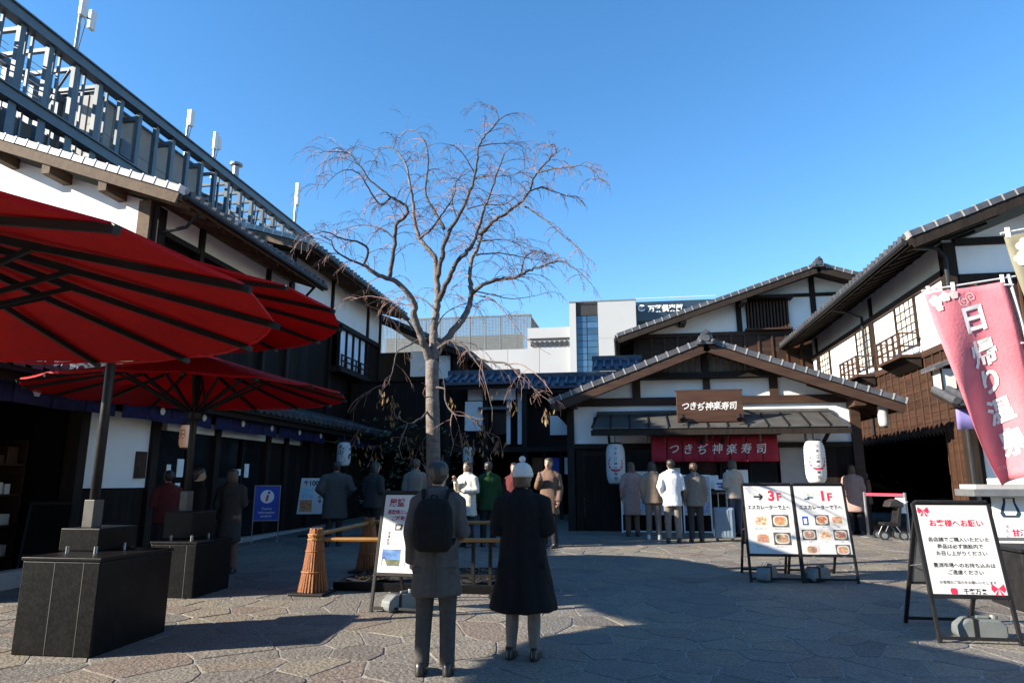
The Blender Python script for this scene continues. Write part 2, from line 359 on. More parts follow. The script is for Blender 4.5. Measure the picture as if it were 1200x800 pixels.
def flagstones():
    rnd = random.Random(11); cells = voronoi(-9.4, 8.4, 3.4, 21.0, .385, 5)
    def area(p): return abs(sum(p[i-1][0]*p[i][1]-p[i][0]*p[i-1][1] for i in range(len(p))))/2
    cells = [c for c in cells if area(c[1]) > .02]
    def vis(c):
        x, y = c[0]; d = Vector((x, y, gz(y)-CAM_Z)); zc = d.dot(_f)
        if zc < .5: return -1
        px = 600+F*d.dot(_r)/zc; py = 400-F*d.dot(_u)/zc
        return area(c[1])*1.5/zc**3 if -40 < px < 1240 and py < 860 else -1
    cells.sort(key=vis, reverse=True)
    def stone(poly, mb, faces_tone, tone):
        h = .005+rnd.uniform(-.002, .003); tx, ty = rnd.uniform(-.005, .005), rnd.uniform(-.005, .005)
        p0 = inset(poly, .0075, rnd); rnd2 = rnd
        n = len(p0); c = (sum(p[0] for p in p0)/n, sum(p[1] for p in p0)/n)
        L = max(.08, min(hypot(p[0]-c[0], p[1]-c[1]) for p in p0)); k = 1-.004/L
        o = len(mb.v)
        vs = [(p[0], p[1], gz(p[1])-.004) for p in p0] + [(p[0], p[1], gz(p[1])+h*.55+(p[0]-c[0])*tx+(p[1]-c[1])*ty) for p in p0]
        vs += [(c[0]+(p[0]-c[0])*k, c[1]+(p[1]-c[1])*k, gz(p[1])+h+(p[0]-c[0])*tx+(p[1]-c[1])*ty) for p in p0]
        fs = [(i, (i+1) % n, n+(i+1) % n, n+i) for i in range(n)] + [(n+i, n+(i+1) % n, 2*n+(i+1) % n, 2*n+i) for i in range(n)] + [tuple(range(2*n, 3*n))]
        mb.add(vs, fs); faces_tone += [tone]*len(fs)
    def tones(me, t):
        a = me.attributes.new('tone', 'FLOAT', 'FACE'); a.data.foreach_set('value', t)
    rest = MB(); rt = []
    for i, (p, poly) in enumerate(cells):
        t = rnd.random()
        if i < 300:
            mb = MB(); ft = []; stone(poly, mb, ft, t); o = part('flagstone', mb, 'stone', plaza); tones(o.data, ft)
        else: stone(poly, rest, rt, t)
    o = part('flagstone_field', rest, 'stone', plaza, kind='stuff'); tones(o.data, rt)
flagstones()

# ================================================================== ROOF PIECES
def me_verge():          # one verge tile: x up the slope, y across (0 at the front), z normal
    m = MB(); m.box(.045, .29, -.02, .22, -.01, .07); m.box(.045, .29, -.03, -.004, -.05, .08)
    m.tube([(0, .19, .05), (.29, .19, .05)], .06, 8); m.box(.01, .042, -.04, .23, -.05, .098); return m
def me_eave():           # one eave tile end: y along the eave, x outward to the eave, z normal
    m = MB(); m.tube([(-.22, 0, .04), (.03, 0, .04)], .062, 8); m.tube([(.03, 0, .04), (.045, 0, .04)], .074, 10)
    m.box(-.22, .035, .055, .215, -.012, .022); m.box(.02, .04, .055, .215, -.06, .0); return m
TILE_ME = {}
for k_ in ('tile', 'tile_pale', 'tile_blue'):
    a_ = me_verge(); b_ = me_eave(); TILE_ME[k_] = (a_.mesh('verge_tile', k_), b_.mesh('eave_tile', k_))
    TILE_ME[k_][0].materials.append(M['white_metal' if k_ == 'tile_pale' else 'tile_pale'])
    for p_ in list(TILE_ME[k_][0].polygons)[-6:]: p_.material_index = 1
RAFT = {}
def roof_slope(root, xe, ze, xr, zr, yf, yb, tm='tile', wood='dark_wood', eave_tiles=True, verge=True, soffit='dark_wood', gutter=True, back=False, ribs=True, pale_verge=False):
    """one slope of a gable roof: eave (xe,ze) to ridge (xr,zr), gable front at yf; verge tiles, eave tiles, barge board, rafters, gutter are pieces"""
    s = Vector((xr-xe, 0, zr-ze)); L = s.length; s.normalize(); n = Vector((-s.z, 0, s.x)); n = n if n.z > 0 else -n
    e = Vector((xe, 0, ze)); out = -s
    b0 = e - n*.03; b1 = Vector((xr, 0, zr)) - n*.03
    mb = MB(); mb.prism([(p.x, yf+.03, p.z) for p in (b0, b1, b1-n*.07, b0-n*.07)], (0, yb-yf-.03, 0)); part('roof_deck', mb, soffit, root)
    mb = MB(); mb.prism([(p.x, yf+.22, p.z) for p in (e+n*.02, Vector((xr, 0, zr))+n*.02, b1, b0)], (0, yb-yf-.22, 0)); part('tile_bed', mb, tm, root)
    if ribs:
        mb = MB(); y = yf+.3
        while y < yb-.1:
            mb.tube([e+n*.03+Vector((0, y, 0)), Vector((xr, y, zr))+n*.03], .06, 6, False); y += .27
        part('tile_rib', mb, tm, root, kind='stuff')
    if verge:
        me = TILE_ME['tile_pale' if pale_verge else tm][0]; k = int(L/.28)
        for i in range(k):
            o = e + s*(i*.28) + n*(.02) + Vector((0, yf, 0))
            inst('verge_tile', me, root, frame(o + n*random.uniform(0, .008), (s.x, s.y, s.z), (0, 1, 0), Vector((s.x, 0, s.z)).cross(Vector((0, 1, 0))) if s.x > 0 else n))
        mb = MB(); mb.beam(e+Vector((0, yf+.02, 0))-n*.145, Vector((xr, yf+.02, zr))-n*.145, .05, .20, n); part('barge_board', mb, wood, root)
    if eave_tiles:
        me = TILE_ME[tm][1]; y = yf+.32
        while y < yb-.1:
            inst('eave_tile', me, root, frame(e+n*.02+Vector((0, y, 0)), (out.x, out.y, out.z), (0, 1, 0) , n) if out.x < 0 else frame(e+n*.02+Vector((0, y, 0)), (out.x, out.y, out.z), (0, 1, 0), n)); y += .27
        mb = MB(); mb.beam(e-n*.1+Vector((0, yf+.05, 0)), e-n*.1+Vector((0, yb, 0)), .04, .12, n); part('fascia', mb, wood, root)
    key = (round(L, 2), round(s.x, 2)); ln = min(L, 2.0)
    r = MB(); r.beam((0, 0, 0), s*ln, .07, .09, n); me = RAFT.setdefault(key, r.mesh('rafter', wood)); y = yf+.5
    while y < yb-.1:
        inst('rafter', me, root, Matrix.Translation(e - n*.155 + Vector((0, y, 0)) + s*.06)); y += .5
    if gutter:
        g = e + out*.08 - n*.06; mb = MB(); mb.tube([(g.x, yf+.1, g.z), (g.x, yb, g.z)], .055, 8); part('gutter', mb, 'dark_iron', root)
    return s, n
def ridge(root, x, z, yf, yb, tm='tile', onigawara=True, k=.7):
    mb = MB(); mb.box(x-.16, x+.16, yf-.0, yb, z-.05, z+.14); mb.tube([(x, yf-.02, z+.17), (x, yb, z+.17)], .1, 10); part('ridge_tile', mb, tm, root)
    if onigawara:      # ornamental end tile with its shoulders and knob
        mb = MB(); mb.prism([(x-.34*k, yf-.10, z-.12*k), (x+.34*k, yf-.10, z-.12*k), (x+.30*k, yf-.10, z+.02*k), (x+.2*k, yf-.10, z+.07*k), (x+.17*k, yf-.10, z+.26*k), (x+.07*k, yf-.10, z+.34*k), (x-.07*k, yf-.10, z+.34*k), (x-.17*k, yf-.10, z+.26*k), (x-.2*k, yf-.10, z+.07*k), (x-.30*k, yf-.10, z+.02*k)], (0, .14, 0))
        mb.tube([(x, yf-.16, z+.3*k), (x, yf+.12, z+.3*k)], .075*k, 10); mb.tube([(x, yf-.13, z+.08*k), (x, yf-.08, z+.08*k)], .11*k, 12)
        mb.sphere((x-.2*k, yf-.11, z-.02*k), (.07*k, .05, .07*k), 8, 5); mb.sphere((x+.2*k, yf-.11, z-.02*k), (.07*k, .05, .07*k), 8, 5)
        part('ridge_end_tile', mb, tm, root, smooth=False)
def B(root, name, m, *a, bevel=0, **k):
    return part(name, MB().box(*a), m, root, bevel=bevel, **k)
def boards_x(root, name, m, x0, x1, yf, z0, z1, wd, t=.02, axis='x', flip=1):
    """vertical boards side by side, each its own piece. axis x: wall faces -y at yf; axis y: wall faces +-x at yf"""
    n = max(1, round((x1-x0)/wd)); d = (x1-x0)/n; key = None; me = None
    mb = MB(); mb.box(-d/2+.004, d/2-.004, -t/2, t/2, (z0-z1)/2, (z1-z0)/2)
    me = mb.mesh(name, m)
    for i in range(n):
        c = x0+(i+.5)*d; off = random.uniform(-.004, .004)
        if axis == 'x': inst(name, me, root, Matrix.Translation((c, yf+off, (z0+z1)/2)))
        else: inst(name, me, root, Matrix.Translation((yf+off, c, (z0+z1)/2)) @ Matrix.Rotation(pi/2, 4, 'Z'))
def battens(root, name, m, a0, a1, step, pos, z0, z1, w=.045, t=.03, axis='x'):
    me = MB().box(-w/2, w/2, -t/2, t/2, (z0-z1)/2, (z1-z0)/2).mesh(name, m); n = round((a1-a0)/step)
    for i in range(n+1):
        c = a0+(a1-a0)*i/n
        if axis == 'x': inst(name, me, root, Matrix.Translation((c, pos, (z0+z1)/2)))
        else: inst(name, me, root, Matrix.Translation((pos, c, (z0+z1)/2)) @ Matrix.Rotation(pi/2, 4, 'Z'))

# ================================================================== LEFT: TIMBER HOUSES, LOW WING, STEEL SCREEN
def left_side():
    # ---- nearer gabled house
    t = thing('timber_house', 'nearer timber house on the left with white gable and tiled eave under the steel screen', 'house', (-9, 11.4, gz(11)), group='timber houses along the left side')
    roof_slope(t, -8.0, 6.78, -14.0, 8.86, 10.8, 17.2, pale_verge=True, wood='weathered')
    part('gable_wall', MB().prism([(-13.9, 11.42, 6.18), (-9.25, 11.42, 6.18), (-9.25, 11.42, 6.95), (-13.9, 11.42, 8.58)], (0, .2, 0)), 'plaster', t)
    B(t, 'gable_wall', 'black_wood', -13.9, -9.2, 11.46, 11.66, 3.2, 5.6)
    B(t, 'tie_beam', 'weathered', -13.9, -9.12, 11.36, 11.6, 6.02, 6.18)
    boards_x(t, 'board', 'weathered', -13.9, -9.2, 11.43, 5.3, 6.02, 99)
    for i in range(6):
        z = 5.32+i*.12; B(t, 'lap_board', 'weathered', -13.9, -9.2, 11.40-.004*(i % 2), 11.42, z, z+.115)
    battens(t, 'batten', 'weathered', -13.4, -9.4, .62, 11.385, 5.3, 6.02, .06, .05)
    B(t, 'corner_post', 'weathered', -9.26, -9.0, 11.34, 11.62, 3.3, 6.9)
    B(t, 'corner_post', 'black_wood', -8.98, -8.84, 11.40, 11.64, 3.3, 6.78)
    # facade towards the plaza (faces +x at x=-9)
    B(t, 'facade_wall', 'plaster', -9.2, -9.0, 11.66, 17.1, 6.42, 6.9)
    B(t, 'facade_core', 'void', -9.5, -9.12, 11.66, 24.4, 3.0, 6.42)
    boards_x(t, 'vertical_board', 'black_wood', 11.66, 17.1, -9.05, 3.2, 5.2, .22, .03, 'y')
    for y in (13.0, 15.9, 17.15): B(t, 'post', 'dark_wood', -9.1, -8.92, y-.07, y+.07, 3.2, 6.9)
    B(t, 'sill_beam', 'dark_wood', -9.1, -8.9, 11.66, 17.1, 5.2, 5.36); B(t, 'head_beam', 'dark_wood', -9.1, -8.93, 11.66, 17.1, 6.3, 6.42)
    for y in (13.1, 13.9, 14.7, 15.2, 16.1):
        w_ = B(t, 'window', 'glass', -9.1, -9.06, y+.05, y+.65, 5.4, 6.28)
        B(w_, 'window_frame', 'dark_wood', -9.055, -9.02, y+.32, y+.36, 5.4, 6.28)
    for y in (11.5, 16.7):
        part('gutter_bracket', MB().tube([(-8.05, y, 6.62), (-8.3, y, 6.35), (-8.95, y, 6.25)], .035, 6), 'dark_iron', t)
    for x in (-9.7, -11.0, -12.3):
        z = 6.78+(-8-x)*.347-.32; B(t, 'purlin_end', 'weathered', x-.09, x+.09, 10.85, 11.42, z-.12, z+.1)
    # ---- farther gabled house
    t2 = thing('timber_house', 'farther, taller timber house on the left with bay window over the plaza', 'house', (-9, 17.5, gz(17)), group='timber houses along the left side')
    roof_slope(t2, -8.0, 7.68, -14, 9.5, 16.2, 24.6, pale_verge=True, wood='weathered')
    part('gable_wall', MB().prism([(-13.9, 17.0, 6.6), (-9.2, 17.0, 6.6), (-9.2, 17.0, 7.78), (-13.9, 17.0, 9.2)], (0, .16, 0)), 'plaster', t2)
    B(t2, 'facade_wall', 'plaster', -9.2, -9.0, 17.16, 24.4, 6.58, 7.75)
    B(t2, 'end_wall', 'plaster', -13.9, -9.2, 24.3, 24.4, 6.58, 7.7)
    for y in (17.25, 19.93, 23.05, 24.35): B(t2, 'post', 'dark_wood', -9.1, -8.94, y-.07, y+.07, 3.2, 7.8)
    B(t2, 'head_beam', 'dark_wood', -9.1, -8.93, 17.2, 24.4, 6.42, 6.58)
    boards_x(t2, 'vertical_board', 'black_wood', 17.3, 19.95, -9.05, 3.2, 6.42, .22, .03, 'y')
    boards_x(t2, 'vertical_board', 'black_wood', 22.5, 24.4, -9.05, 3.2, 6.42, .22, .03, 'y')
    boards_x(t2, 'vertical_board', 'black_wood', 19.95, 22.5, -9.05, 3.2, 4.9, .22, .03, 'y')
    bw = B(t2, 'bay_window', 'dark_wood', -9.0, -8.66, 20.0, 22.4, 4.95, 5.06)
    B(t2, 'bay_hood', 'dark_wood', -9.0, -8.6, 19.95, 22.45, 6.25, 6.36)
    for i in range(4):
        p = B(t2, 'window', 'sky_painted_pane', -8.78, -8.75, 20.1+i*.57, 20.1+i*.57+.46, 5.08, 6.24)
        B(t2, 'mullion', 'dark_wood', -8.80, -8.70, 20.02+i*.57, 20.09+i*.57, 5.06, 6.25)
    for z in (5.18, 5.36): B(t2, 'railing', 'dark_wood', -8.62, -8.58, 19.95, 22.45, z, z+.04)
    for i in range(7): B(t2, 'baluster', 'dark_wood', -8.625, -8.585, 20+i*.4, 20.035+i*.4, 5.04, 5.4)
    B(t2, 'bay_floor', 'dark_wood', -9.0, -8.55, 19.9, 22.5, 4.84, 4.95)

    # ---- ground floor wing with its lean-to tiled roof
    wg = thing('shop_wing', 'low tiled shop front under the left houses with dark openings and a white wall panel', 'shop', (-8.4, 7, gz(9)))
    e, r_ = (-7.5, 2.95), (-9.0, 3.42)
    s = Vector((-1.5, 0, .47)).normalized(); n = Vector((.3, 0, .954)).normalized()
    part('roof_deck', MB().prism([(-7.5, 7.0, 2.90), (-9.4, 7.0, 3.47), (-9.4, 7.0, 3.40), (-7.5, 7.0, 2.83)], (0, 17.6, 0)), 'dark_wood', wg)
    # pantiles: a wavy sheet stepped in rows, eave end pieces on their own
    mb = MB(); y = 7.0; cols = int(17.5/.27)
    for r0 in range(6):
        a = r0*.29; k = 6; vs = []
        for i in range(cols*k+1):
            yy = 7.0+i*.27/k; h = .05+.035*cos(2*pi*i/k)
            for q, dz in ((a, .035), (a+.31, 0.0)):
                p = Vector((-7.5, yy, 2.92))+s*q+n*(h+dz); vs.append(p)
            p = Vector((-7.5, yy, 2.92))+s*a+n*(h-.0); vs.append(p)
        mb.add(vs, [(3*i, 3*i+3, 3*i+4, 3*i+1) for i in range(cols*k)] + [(3*i, 3*i+2, 3*i+5, 3*i+3) for i in range(cols*k)])
    part('pantile', mb, 'tile', wg, kind='stuff')
    me = TILE_ME['tile'][1]
    for i in range(cols): inst('eave_tile', me, wg, frame(Vector((-7.5, 7.02+i*.27, 2.95))+n*.01, -s, (0, 1, 0), n))
    part('low_roof', MB().prism([(-9.0, 7.0, 3.42), (-13.5, 7.0, 4.7), (-13.5, 7.0, 4.6), (-9.0, 7.0, 3.32)], (0, 4.35, 0)), 'tile', wg)
    B(wg, 'eave_beam', 'dark_wood', -7.75, -7.62, 7.0, 24.4, 2.72, 2.86)
    B(wg, 'lintel', 'dark_wood', -8.5, -8.3, 7.0, 24.4, 2.62, 2.9)
    B(wg, 'lintel_panel', 'plaster', -8.46, -8.34, 11.6, 17.0, 2.4, 2.62)
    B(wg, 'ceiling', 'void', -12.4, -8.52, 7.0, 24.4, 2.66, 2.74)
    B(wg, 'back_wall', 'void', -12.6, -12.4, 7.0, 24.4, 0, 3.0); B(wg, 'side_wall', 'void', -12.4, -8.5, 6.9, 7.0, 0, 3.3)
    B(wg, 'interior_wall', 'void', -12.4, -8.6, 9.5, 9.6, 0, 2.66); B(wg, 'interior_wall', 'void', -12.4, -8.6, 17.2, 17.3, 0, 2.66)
    B(wg, 'wall_panel', 'plaster', -8.52, -8.36, 9.62, 11.18, 1.36, 2.62)
    B(wg, 'wall_panel', 'black_wood', -8.54, -8.38, 9.62, 11.18, .1, 1.34)
    for y in (9.56, 11.26, 13.2, 15.3, 16.2, 17.6, 20, 22.3, 24.3): B(wg, 'post', 'dark_wood', -8.52, -8.28, y-.09, y+.09, gz(y)-.02, 2.62)
    boards_x(wg, 'board', 'black_wood', 15.4, 17.5, -8.4, .2, 2.4, .3, .03, 'y')
    boards_x(wg, 'board', 'black_wood', 17.7, 24.2, -8.4, .2, 2.6, .3, .03, 'y')
    for y in (11.4, 12.3, 13.3, 14.3):       # sliding glazed doors
        d = B(wg, 'door', 'glass', -8.42, -8.39, y+.06, y+.84, .3, 2.38)
        B(d, 'door_rail', 'dark_wood', -8.43, -8.37, y, y+.06, .2, 2.4); B(d, 'door_rail', 'dark_wood', -8.43, -8.37, y+.06, y+.84, 1.0, 1.06)
    B(wg, 'kerb', 'concrete', -8.2, -8.0, 7.0, 24.4, 0.0, .30)
    for i, (y0, y1, z0, z1) in enumerate(((10.85, 11.08, 1.52, 1.98),)):
        p = B(wg, 'wall_box', 'sign_wood', -8.36, -8.3, y0, y1, z0, z1)
        B(p, 'wall_box_door', 'sign_wood', -8.3, -8.29, y0+.03, y1-.03, z0+.02, z0+.2)
    for (y, z, a, b) in ((11.75, 1.62, .12, .16), (12.05, 1.55, .2, .34), (12.05, 1.2, .14, .24), (14.15, 1.6, .17, .14), (14.45, 1.56, .18, .3)):
        B(wg, 'notice', 'white', -8.385, -8.378, y, y+a, z, z+b)
    # ---- split curtains under the eave, each length its own cloth
    k = 0
    names = ['nearest navy split curtain under the left eave, beside the umbrella pole', 'navy split curtain over the white wall panel on the left', 'navy split curtain over the glazed doors on the left', 'navy split curtain just left of the blue information sign', 'navy split curtain farthest along the left eave, behind the bare tree']
    for (y0, y1) in ((7.2, 9.7), (9.85, 12.3), (12.45, 14.9), (15.05, 17.5), (18.4, 22.4)):
        c = thing('split_curtain', names[k], 'curtain', (-7.9, (y0+y1)/2, 2.8), group='navy curtains along the left eave'); k += 1
        nn = 4; d = (y1-y0)/nn
        for i in range(nn):
            a, b = y0+i*d+.006, y0+(i+1)*d-.006; mb = MB(); vs = []
            for q in range(9):
                yy = a+(b-a)*q/8; wv = .02*sin(yy*7)+.012*sin(yy*17)
                vs += [(-7.9, yy, 2.86), (-7.9+wv, yy, 2.48+.01*sin(yy*5))]
            mb.add(vs, [(2*q, 2*q+1, 2*q+3, 2*q+2) for q in range(8)])
            pn = part('cloth_panel', mb, 'navy_cloth', c, smooth=True); s_ = pn.modifiers.new('thickness', 'SOLIDIFY'); s_.thickness = .004
            if i % 2 == 1:
                cc = Vector((-7.865, (a+b)/2, 2.66)); mb = MB()
                for q in range(6):            # white flower crest of six petals
                    an = q*pi/3; p = cc+Vector((0, cos(an)*.042, sin(an)*.042)); mb.tube([p, p+Vector((.006, 0, 0))], .027, 8)
                mb.tube([cc, cc+Vector((.008, 0, 0))], .03, 8); part('crest', mb, 'white_ink', pn)
        part('curtain_rod', MB().tube([(-7.9, y0-.05, 2.88), (-7.9, y1+.05, 2.88)], .016, 6), 'dark_wood', c)

    # ---- steel roof screen and plant behind it
    st = thing('steel_screen', 'tall slate steel rooftop screen of columns and beams above the left houses', 'steel frame', (-14, 12, 8.5))
    X0, X1 = -14.0, -15.6; Y0_, Y1_ = 11.6, 28.4; ZT, ZB = 12.6, 10.26
    for x in (X0,):
        B(st, 'top_beam', 'steel', x-.1, x+.1, Y0_, Y1_, ZT-.28, ZT-.02); B(st, 'beam_flange', 'steel', x-.16, x+.16, Y0_, Y1_, ZT-.02, ZT+.02); B(st, 'beam_flange', 'steel', x-.16, x+.16, Y0_, Y1_, ZT-.32, ZT-.28)
        B(st, 'bottom_beam', 'steel', x-.1, x+.1, Y0_, Y1_, ZB, ZB+.26); B(st, 'beam_flange', 'steel', x-.16, x+.16, Y0_, Y1_, ZB+.26, ZB+.30); B(st, 'beam_flange', 'steel', x-.16, x+.16, Y0_, Y1_, ZB-.04, ZB)
    B(st, 'rear_beam', 'steel', X1-.1, X1+.1, Y0_, 15.6, 12.1, 12.3); B(st, 'rear_beam', 'steel', X1-.1, X1+.1, 20.6, Y1_, 12.1, 12.3); B(st, 'rear_beam', 'steel', X1-.1, X1+.1, Y0_, 15.6, 11.35, 11.55); B(st, 'rear_beam', 'steel', X1-.1, X1+.1, 20.6, Y1_, 11.35, 11.55)
    cm = MB().box(-.06, .06, -.075, .075, ZB+.3, ZT-.32).mesh('column', 'steel'); sm = MB().box(-.03, .03, -.03, .03, ZB-1.0, ZT-.32).mesh('stud', 'steel')
    cl = MB().box(-.07, .07, -.11, .11, 8.2, ZB-.04).mesh('column', 'steel')
    y = Y0_+.15; k = 0
    while y < Y1_:
        inst('column', cm, st, Matrix.Translation((X0, y, 0))); inst('column', cl, st, Matrix.Translation((X0, y, 0)))
        if y < 15.4 or y > 20.6:
            B(st, 'rear_column', 'steel', X1-.07, X1+.07, y+.3, y+.5, 9.6, 12.3)
            for q in (.24, .42): inst('stud', sm, st, Matrix.Translation((X0-.1, y+q, 0)))
            B(st, 'cross_tie', 'steel', X1, X0, y+.02, y+.12, ZT-.42, ZT-.32)
        elif k % 2 == 0: B(st, 'cross_tie', 'steel', X1, X0, y+.02, y+.14, ZT-.5, ZT-.36)
        y += .84 if (y < 15.5 or y > 20.2) else .78; k += 1
    for (a, b) in ((Y0_+.3, 13.2), (14.3, 15.0), (21, 22.7), (24, 26), (26.6, 28)):
        part('brace', MB().beam((X0-.2, a, ZT-.4), (X1, b, 11.5), .06, .06), 'steel', st)
    for (y0, y1, z0, z1) in ((12.15, 12.6, 10.4, 12.0), (13.1, 13.75, 10.4, 12.0), (22.0, 22.5, 10.5, 12.0), (23.2, 23.6, 10.5, 11.9)):     # louvre banks
        for i in range(9):
            z = z0+.08+i*(z1-z0-.1)/9; part('louvre', MB().beam((-14.35, y0, z), (-14.35, y1, z), .12, .02, (.6, 0, .8)), 'white_metal', st)
    pl = thing('plant_wall', 'grey panelled rooftop wall behind the steel screen', 'wall', (-15, 18, 8.5))
    for i in range(6):
        for j in range(4):
            B(pl, 'wall_panel', 'panel', -14.75+random.uniform(-.004, .004), -14.6, 15.62+i*.83, 16.42+i*.83, 8.4+j*1.0, 9.385+j*1.0)
    B(pl, 'wall_core', 'panel', -18.5, -14.75, 15.6, 20.6, 8.4, 12.3)
    for i in range(8): B(pl, 'lower_panel', 'steel', -14.6, -14.45, 11.2+i*.54, 11.725+i*.54, 8.3, 10.24)
    B(pl, 'coping', 'steel', -18.6, -14.55, 15.55, 20.65, 12.38, 12.44)
    for (y, z) in ((16.5, 10.9), (18.5, 10.3)): B(pl, 'vent_box', 'steel', -14.6, -14.3, y, y+.6, z, z+.5)
    # roof machines seen through the frame
    for i, (x, y, a, b, c, lab) in enumerate(((-17.2, 13.4, 1.0, .9, 1.7, 'white rooftop machine seen through the near end of the steel screen'), (-17.4, 21.6, 1.0, 1.4, 1.9, 'white rooftop machine seen through the far half of the steel screen'), (-17.2, 24.6, .8, 1.1, 1.6, 'smaller white rooftop machine near the far end of the steel screen'))):
        q = thing('rooftop_machine', lab, 'machine', (x, y, 9.4)); B(q, 'casing', 'white_metal', x-a/2, x+a/2, y-b/2, y+b/2, 9.4, 9.4+c, bevel=.03)
        B(q, 'base_frame', 'steel', x-a/2-.05, x+a/2+.05, y-b/2-.05, y+b/2+.05, 9.2, 9.4)
        part('fan_guard', MB().tube([(x, y, 9.4+c), (x, y, 9.5+c)], .3, 16), 'grey_metal', q); B(q, 'side_grille', 'grey_metal', x+a/2, x+a/2+.02, y-b/3, y+b/3, 9.6, 9.3+c)
    roof = MB().box(-24, -13.9, 11.0, 30, 8.9, 9.25); o = part('roof_terrace', roof, 'concrete', None, kind='structure')
    B(None, 'lower_block', 'panel', -24, -14.3, 11.7, 30, 0.3, 8.9, kind='structure') if False else None
    # antennas and vent
    def antenna(px, pyb, pyt, lab, heads):
        b = atX(px, pyb, -14.9); tp = atX(px+2, pyt, -14.9); t = thing('antenna', lab, 'antenna', (b.x, b.y, b.z-.8), group='antennas on the left roof')
        top = tp.z; part('mast', MB().tube([(b.x, b.y, b.z-.8), (b.x, b.y, top)], .045, 8), 'grey_metal', t)
        for (dx, z0, z1) in heads:
            h = part('antenna_panel', MB().box(b.x+.08+dx*.0-.06, b.x+.08+.06, b.y+dx-.1, b.y+dx+.1, top-z1, top-z0), 'white_metal', t, bevel=.02)
            part('bracket', MB().beam((b.x, b.y, top-(z0+z1)/2), (b.x+.06, b.y+dx, top-(z0+z1)/2), .04, .04), 'dark_iron', t)
        part('cable', MB().tube([(b.x, b.y+.05, b.z-.3), (b.x+.08, b.y+.12, (b.z+top)/2), (b.x+.02, b.y+.06, top-.3)], .014, 5), 'black_metal', t)
    antenna(89, 54, -8, 'tallest antenna mast with two panels, at the near end of the steel screen', ((-.02, .0, .62), (.34, .2, .8)))
    antenna(219, 158, 128, 'single white antenna left of the pair over the middle of the steel screen', ((.05, 0, .62),))
    antenna(250, 186, 156, 'antenna with a square head beside the roof vent', ((-.08, 0, .7), (.12, .1, .6)))
    antenna(345, 260, 214, 'thin white antenna at the far end of the steel screen', ((.03, 0, 1.1),))
    v = atX(276, 205, -14.9); tv = thing('roof_vent', 'small capped metal vent pipe behind the steel screen', 'vent', (v.x, v.y, v.z-.8))
    part('pipe', MB().tube([(v.x, v.y, v.z-.8), (v.x, v.y, v.z+.35)], .12, 12), 'grey_metal', tv); part('cap', MB().lathe((v.x, v.y, v.z+.38), [(.12, 0), (.24, .02), (.24, .1), (.1, .17)], 14), 'grey_metal', tv)
left_side()

